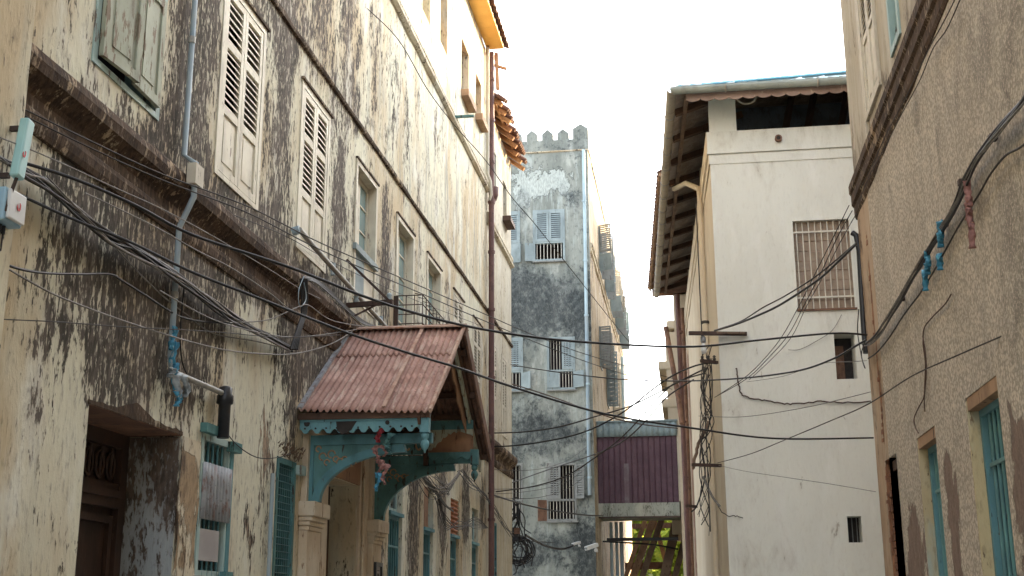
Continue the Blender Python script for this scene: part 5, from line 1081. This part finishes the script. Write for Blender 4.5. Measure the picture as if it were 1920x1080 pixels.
# cables under the canopy and tangle at B
bd=thing('cable_tangle','mess of dark cables looping along the wall past the porch','cable bundle',tuple(px(850,940,0,-4.05)))
for i in range(5):
    pts=[(768+i*3,862+i),(790,885+i*2),(815,915+i*2),(835,945+i),(850,955+random.uniform(-6,6))]
    wallcable('',pts,0,-4.0,.009,'black','cable',parent=bd)
for i in range(6):
    pts=[(858+i*2,884-i)]+[(x+random.uniform(-5,5),y+random.uniform(-6,6)) for x,y in ((885,908),(905,929),(925,951),(945,980),(960,1005))]
    wallcable('',pts,0,-4.1,.007,'black','cable',parent=bd)
for i in range(14):
    x0_=random.uniform(770,820); y0_=random.uniform(870,900); s=random.uniform(5,45)
    pts=[(x0_,y0_),(x0_+25,y0_+15+s*.6),(840,905+s*.5),(862,885+random.uniform(-4,6))]
    wallcable('',pts,0,-3.98,.006,random.choice(('greyc','blackg','greyc')),'cable',parent=bd)
for i in range(8):
    pts=[(820+random.uniform(-8,8),930),(835,965+i*4),(860,985+random.uniform(-10,10)),(890,970+i*3),(915,990)]
    wallcable('',pts,0,-4.0,.006,random.choice(('black','blackg')),'cable',parent=bd)
cable('dark cable from the wall tangle to the alley end',[(915,925),(980,945),(1040,958),(1100,966),(1130,967)],26,38,.02,'black')
cable('thin wire level with the bridge floor from the tangle',[(900,1008),(960,1012),(1040,1018)],26,37,.01,'blackg')
for k,(ya,yb) in enumerate(((917,915),(926,922),(932,936),(880,883))):
    cable(['thin wire past the drainpipe, highest of the near four','thin wire past the drainpipe, second of the near four','thin wire past the drainpipe, third of the near four','thin wire just under the cornice past the drainpipe'][k],[(840,ya-8),(918,ya),(1000,yb-2),(1060,yb-18),(1100,yb-45)],24,36,.006,'blackg')
cb=thing('cable_coil','big loose coil of black cable hanging at the end of the left row','cable coil',tuple(px(972,1030,1,30.5)))
for i in range(12):
    c0=(972+random.uniform(-6,6),1032+random.uniform(-6,6)); rx=random.uniform(15,27); rz=random.uniform(17,26); mb=MB()
    pts=[px(c0[0]+rx*math.cos(t),c0[1]+rz*math.sin(t),1,30.5-.02*i) for t in lin(0,6.3,20)]; mb.tube(pts,.014,5,False); mb.build('loop','black',cb)
cb=thing('meter_cluster','black cluster of meter boxes and wires hung on the far house corner','meter box',tuple(px(950,1000,1,30)))
mb=MB(); a=px(950,960,1,30); mb.box((a.x-.12,29.7,a.z-.2),(a.x+.12,30,a.z+.18)); a=px(962,1000,1,30); mb.box((a.x-.22,29.7,a.z-.2),(a.x+.16,30.0,a.z+.12)); mb.build('box','blackp',cb)
mb=MB(); a=px(970,998,1,30); mb.box((a.x-.03,29.66,a.z-.06),(a.x+.1,29.72,a.z+.08)); mb.build('connector','rustd',cb)
for i in range(22):
    x=random.uniform(938,975); y=random.uniform(930,990); pts=[(x,y)]
    for _ in range(4): x+=random.uniform(-14,16); y+=random.uniform(8,40); pts.append((x,y))
    wallcable('',pts,1,29.8,.014,'black','wire',parent=cb)
mb=MB(); a=px(950,985,1,30.3); mb.tube([(a.x,30.3,0),(a.x,30.3,a.z+.6)],.09,8); mb.build('post','iron',cb)
cable('black cable sagging from the meter boxes along the tower base',[(985,1003),(1005,1015),(1022,1023),(1040,1028),(1056,1029),(1070,1025),(1082,1018)],30,37.5,.03,'black')
cable('cable dropping from the sagging one to the ground beside the tower',[(1056,1029),(1058,1045),(1055,1062),(1050,1085)],37.5,37.7,.035,'blackg')
# CCTV cameras
for (x,y,lbl,s) in ((1110,1025,'white security camera on the dark tower corner, larger of two',1),(1081,1019,'small white security camera left of the larger one',.62)):
    P=px(x,y,1,37.5); o=thing('security_camera',lbl,'security camera',tuple(P),'security cameras on the tower'); mb=MB(); mb.beam(P+Vector((-.16*s,-.2,-.06*s)),P+Vector((.14*s,.1,.06*s)),.13*s,.11*s); mb.build('housing','white',o)
    mb=MB(); mb.tube([P+Vector((.10*s,.05,-.02)),P+Vector((.12*s,.5,-.12*s))],.03*s,6); mb.lathe(P+Vector((.12*s,.0,-.16*s)),[(.04*s,0),(.06*s,.04*s),(.05*s,.1*s)],8); mb.build('mount','white',o)
    mb=MB(); q=P+Vector((-.165*s,-.21,-.062*s)); mb.tube([q,q+Vector((-.01,-.015,0))],.04*s,8); mb.build('lens','glass',o)
# antenna and radio box
an=thing('panel_antenna','pale teal panel antenna with a red mark, hung on a bracket at the left edge','antenna',tuple(px(30,335,0,-3.95)))
t_=px(52,226,0,-3.95); b_=px(31,334,0,-3.95); mb=MB()
mb.beam(b_,t_,.085,.06,(1,0,0)); mb.build('radome','antb',an,None,None,.012)
def mark(P,u,v,s,par,nrm):
    mb=MB(); f=lambda a,b,t:P+u*a*s+v*b*s+nrm*t
    mb.prism([(-.5,.5),(-.7,0),(-.4,-.6),(.2,-.6),(.5,-.1),(.35,.7),(.2,.1),(0,-.3),(-.3,-.2)],f,0,.003)
    mb.prism([(.15,.9),(.25,.2),(.05,-.1),(.45,.1),(.5,.6)],f,.0,.0035); return mb.build('logo_mark','red',par)
mid=b_.lerp(t_,.38); ax_=(t_-b_).normalized(); toc=(CAM-mid).normalized(); sd_=ax_.cross(Vector((1,0,0))).normalized(); 
mark(mid+Vector((.0325,0,0))+Vector((0,-.018,0)),Vector((0,1,0)),ax_,.03,an,Vector((1,0,0)))
mb=MB(); mb.beam(b_+Vector((-.05,0,.02)),Vector((XL,b_.y,b_.z+.02)),.03,.03); mb.beam(t_+Vector((-.05,0,-.05)),Vector((XL,t_.y,t_.z-.05)),.03,.03); mb.tube([b_,b_+Vector((-.02,-.02,-.12)),b_+Vector((-.03,-.03,-.22))],.012,6); mb.build('mount','iron',an)
bx=thing('radio_box','white and blue radio box with a red mark below the antenna','equipment box',tuple(px(18,430,0,-3.95)))
P0=px(2,372,0,-3.98); P1=px(40,430,0,-3.98)
ya=P1.y-.21; yb=P1.y; za=P1.z-.0; zb=za+.21
mb=MB(); mb.box((-4.14,ya,za),(-3.98,yb,zb)); mb.build('case','boxb',bx,None,None,.012)
mb=MB(); mb.box((-3.979,ya+.015,za+.015),(-3.955,yb-.01,zb-.01)); mb.build('cover','white',bx,None,None,.008)
mark(Vector((-3.953,(ya+yb)/2+.01,(za+zb)/2)),Vector((0,1,0)),Vector((0,0,1)),.035,bx,Vector((1,0,0)))
mb=MB(); 
for i in range(3): mb.tube([(-4.05,ya+.05+.04*i,za),(-4.05,ya+.05+.04*i,za-.05)],.014,6); mb.tube([(-4.05,ya+.05+.04*i,za-.05),(-4.04,ya+.03+.04*i,za-.16),(-4.08,ya-.05,za-.24),(-4.12,ya-.15,za-.2-.03*i)],.006,5)
mb.build('connector','blackp',bx)
# ================================================================= TIMBER SHORES, PIPES UNDER THE BRIDGE
tb=[((1211,972),(1172,1085),44,.15,'timber','thin raking timber prop, leftmost under the bridge'),((1226,972),(1186,1085),43,.24,'timber','broad raking timber prop, second from the left under the bridge'),((1242,970),(1203,1085),42,.20,'timberd','dark raking timber prop in the middle under the bridge'),((1270,972),(1243,1095),41.5,.30,'timberd','heavy dark raking post, rightmost under the bridge'),((1284,1010),(1262,1095),41.8,.2,'timberd','dark leaning post behind the brown downpipe'),((1228,980),(1250,1060),45,.16,'rafter','pale timber brace leaning the other way behind the props')]
for (p,q,Y,wd,m,l) in tb:
    P=px(*p,1,Y+.4); Q=px(*q,1,Y-.3); D_2=(Q-P)*1.9; mb=MB(); mb.beam(P,P+D_2,wd,wd*.8,(0,1,0)); tag(mb.build('timber_prop',m,None,None,None,.015),l,'timber prop','raking timber props under the bridge')
for (xa,xb_,y,Y,h,m,l) in ((1185,1262,987,46,.18,'rust','red brown rail high across the gap'),(1172,1248,1062,44.5,.24,'rustd','dark rail low across the gap')):
    P=px(xa,y,1,Y);Q=px(xb_,y-2,1,Y); mb=MB(); mb.beam(P,Q,.12,h); tag(mb.build('cross_rail',m),l+' behind the timber props','rail')
P=px(1138,1012,1,40.5);Q=px(1272,1010,1,40.5); mb=MB(); mb.beam(P,Q,.1,.10); tag(mb.build('iron_rail','black'),'black iron rail across the gap under the bridge','rail')
cable('black cable hanging just below the iron rail under the bridge',[(1130,1015),(1180,1018),(1230,1022),(1272,1030)],40,40,.03,'black')
P=px(1166,975,1,41); 
for i,(x,m,r) in enumerate(((1146,'pvcl',.05),(1156,'pvc',.05),(1165,'pvc',.06))):
    P=px(x,1000,1,41.2); mb=MB(); mb.tube([(P.x,41.2,4.4),(P.x,41.2,0)],r,8); tag(mb.build('standing_pipe',m),['pale standing pipe nearest the tower wall under the bridge','grey standing pipe, middle of three under the bridge','grey standing pipe beside the garden view under the bridge'][i],'pipe','standing pipes under the bridge')
# ================================================================= TREES BEYOND
def tree(label,x,y,h,cr,seed,mat,n=5200,flowers=0):
    random.seed(seed); t=thing('garden_tree',label,'tree',(x,y,0),'trees in the garden beyond the bridge')
    mb=MB(); mb.tube([(x,y,0),(x+.1,y,h*.3),(x+.05,y+.1,h*.55),(x+.2,y,h*.8)],[.16,.12,.09,.04],8)
    cl=[]
    for i in range(42):
        a=random.uniform(0,6.28); r=cr*math.sqrt(random.random()); z=h*(.12+.83*random.random()); c=Vector((x+r*math.cos(a),y+r*math.sin(a)*.7,z)); cl.append((c,random.uniform(.5,1.0)))
        if i<9: mb.tube([(x+.05,y,h*.35),(x+(c.x-x)*.5,y+(c.y-y)*.4,(z+h*.3)/2+.3),tuple(c)],[.06,.04,.012],5)
    mb.build('trunk','bark',t); mb=MB(); mf=MB()
    for i in range(n):
        c,rr=random.choice(cl); v=Vector((random.gauss(0,1),random.gauss(0,1),random.gauss(0,.8))); v=v.normalized()*rr*(random.random()**.4); p=c+v
        a=Vector((random.gauss(0,1),random.gauss(0,1),random.gauss(0,.6))).normalized()*random.uniform(.18,.36); b=a.cross(Vector((random.gauss(0,1),random.gauss(0,1),random.gauss(0,1)))).normalized()*a.length*.5
        (mf if random.random()<flowers else mb).add([p-a,p+b,p+a,p-b],[(0,1,2,3)])
    mb.build('crown',mat,t)
    if mf.v: mf.build('blossom','flower',t)
tree('yellow green garden tree with white blossom seen left under the bridge',-4.0,70,7.4,2.3,31,'leaf',5200,.06)
tree('yellow green garden tree seen at the middle under the bridge',-1.6,72,7.8,2.4,32,'leaf')
tree('darker garden tree behind the others under the bridge',-2.8,78,8.6,3.2,33,'leafd',7000)
tree('bushy garden tree seen at the right under the bridge',.4,69,6.2,1.9,34,'leaf')
# small twigs
bs=thing('garden_shrub','low green shrub at the foot of the garden trees','shrub',(-1.4,67.8,0)); mb=MB(); random.seed(40)
for i in range(3200):
    p=Vector((random.uniform(-5,1.5),random.uniform(67,68.8),random.random()**1.2*3.4+.1)); a=Vector((random.gauss(0,1),random.gauss(0,1),random.gauss(0,1))).normalized()*.09; b=a.cross(Vector((random.gauss(0,1),0,1))).normalized()*.05; mb.add([p-a,p+b,p+a,p-b],[(0,1,2,3)])
mb.build('foliage','leaf',bs); mb=MB()
for i in range(14): x=-5+.45*i; mb.tube([(x,67.8,0),(x+.1,67.8,3)],.02,5)
mb.build('stem','bark',bs)
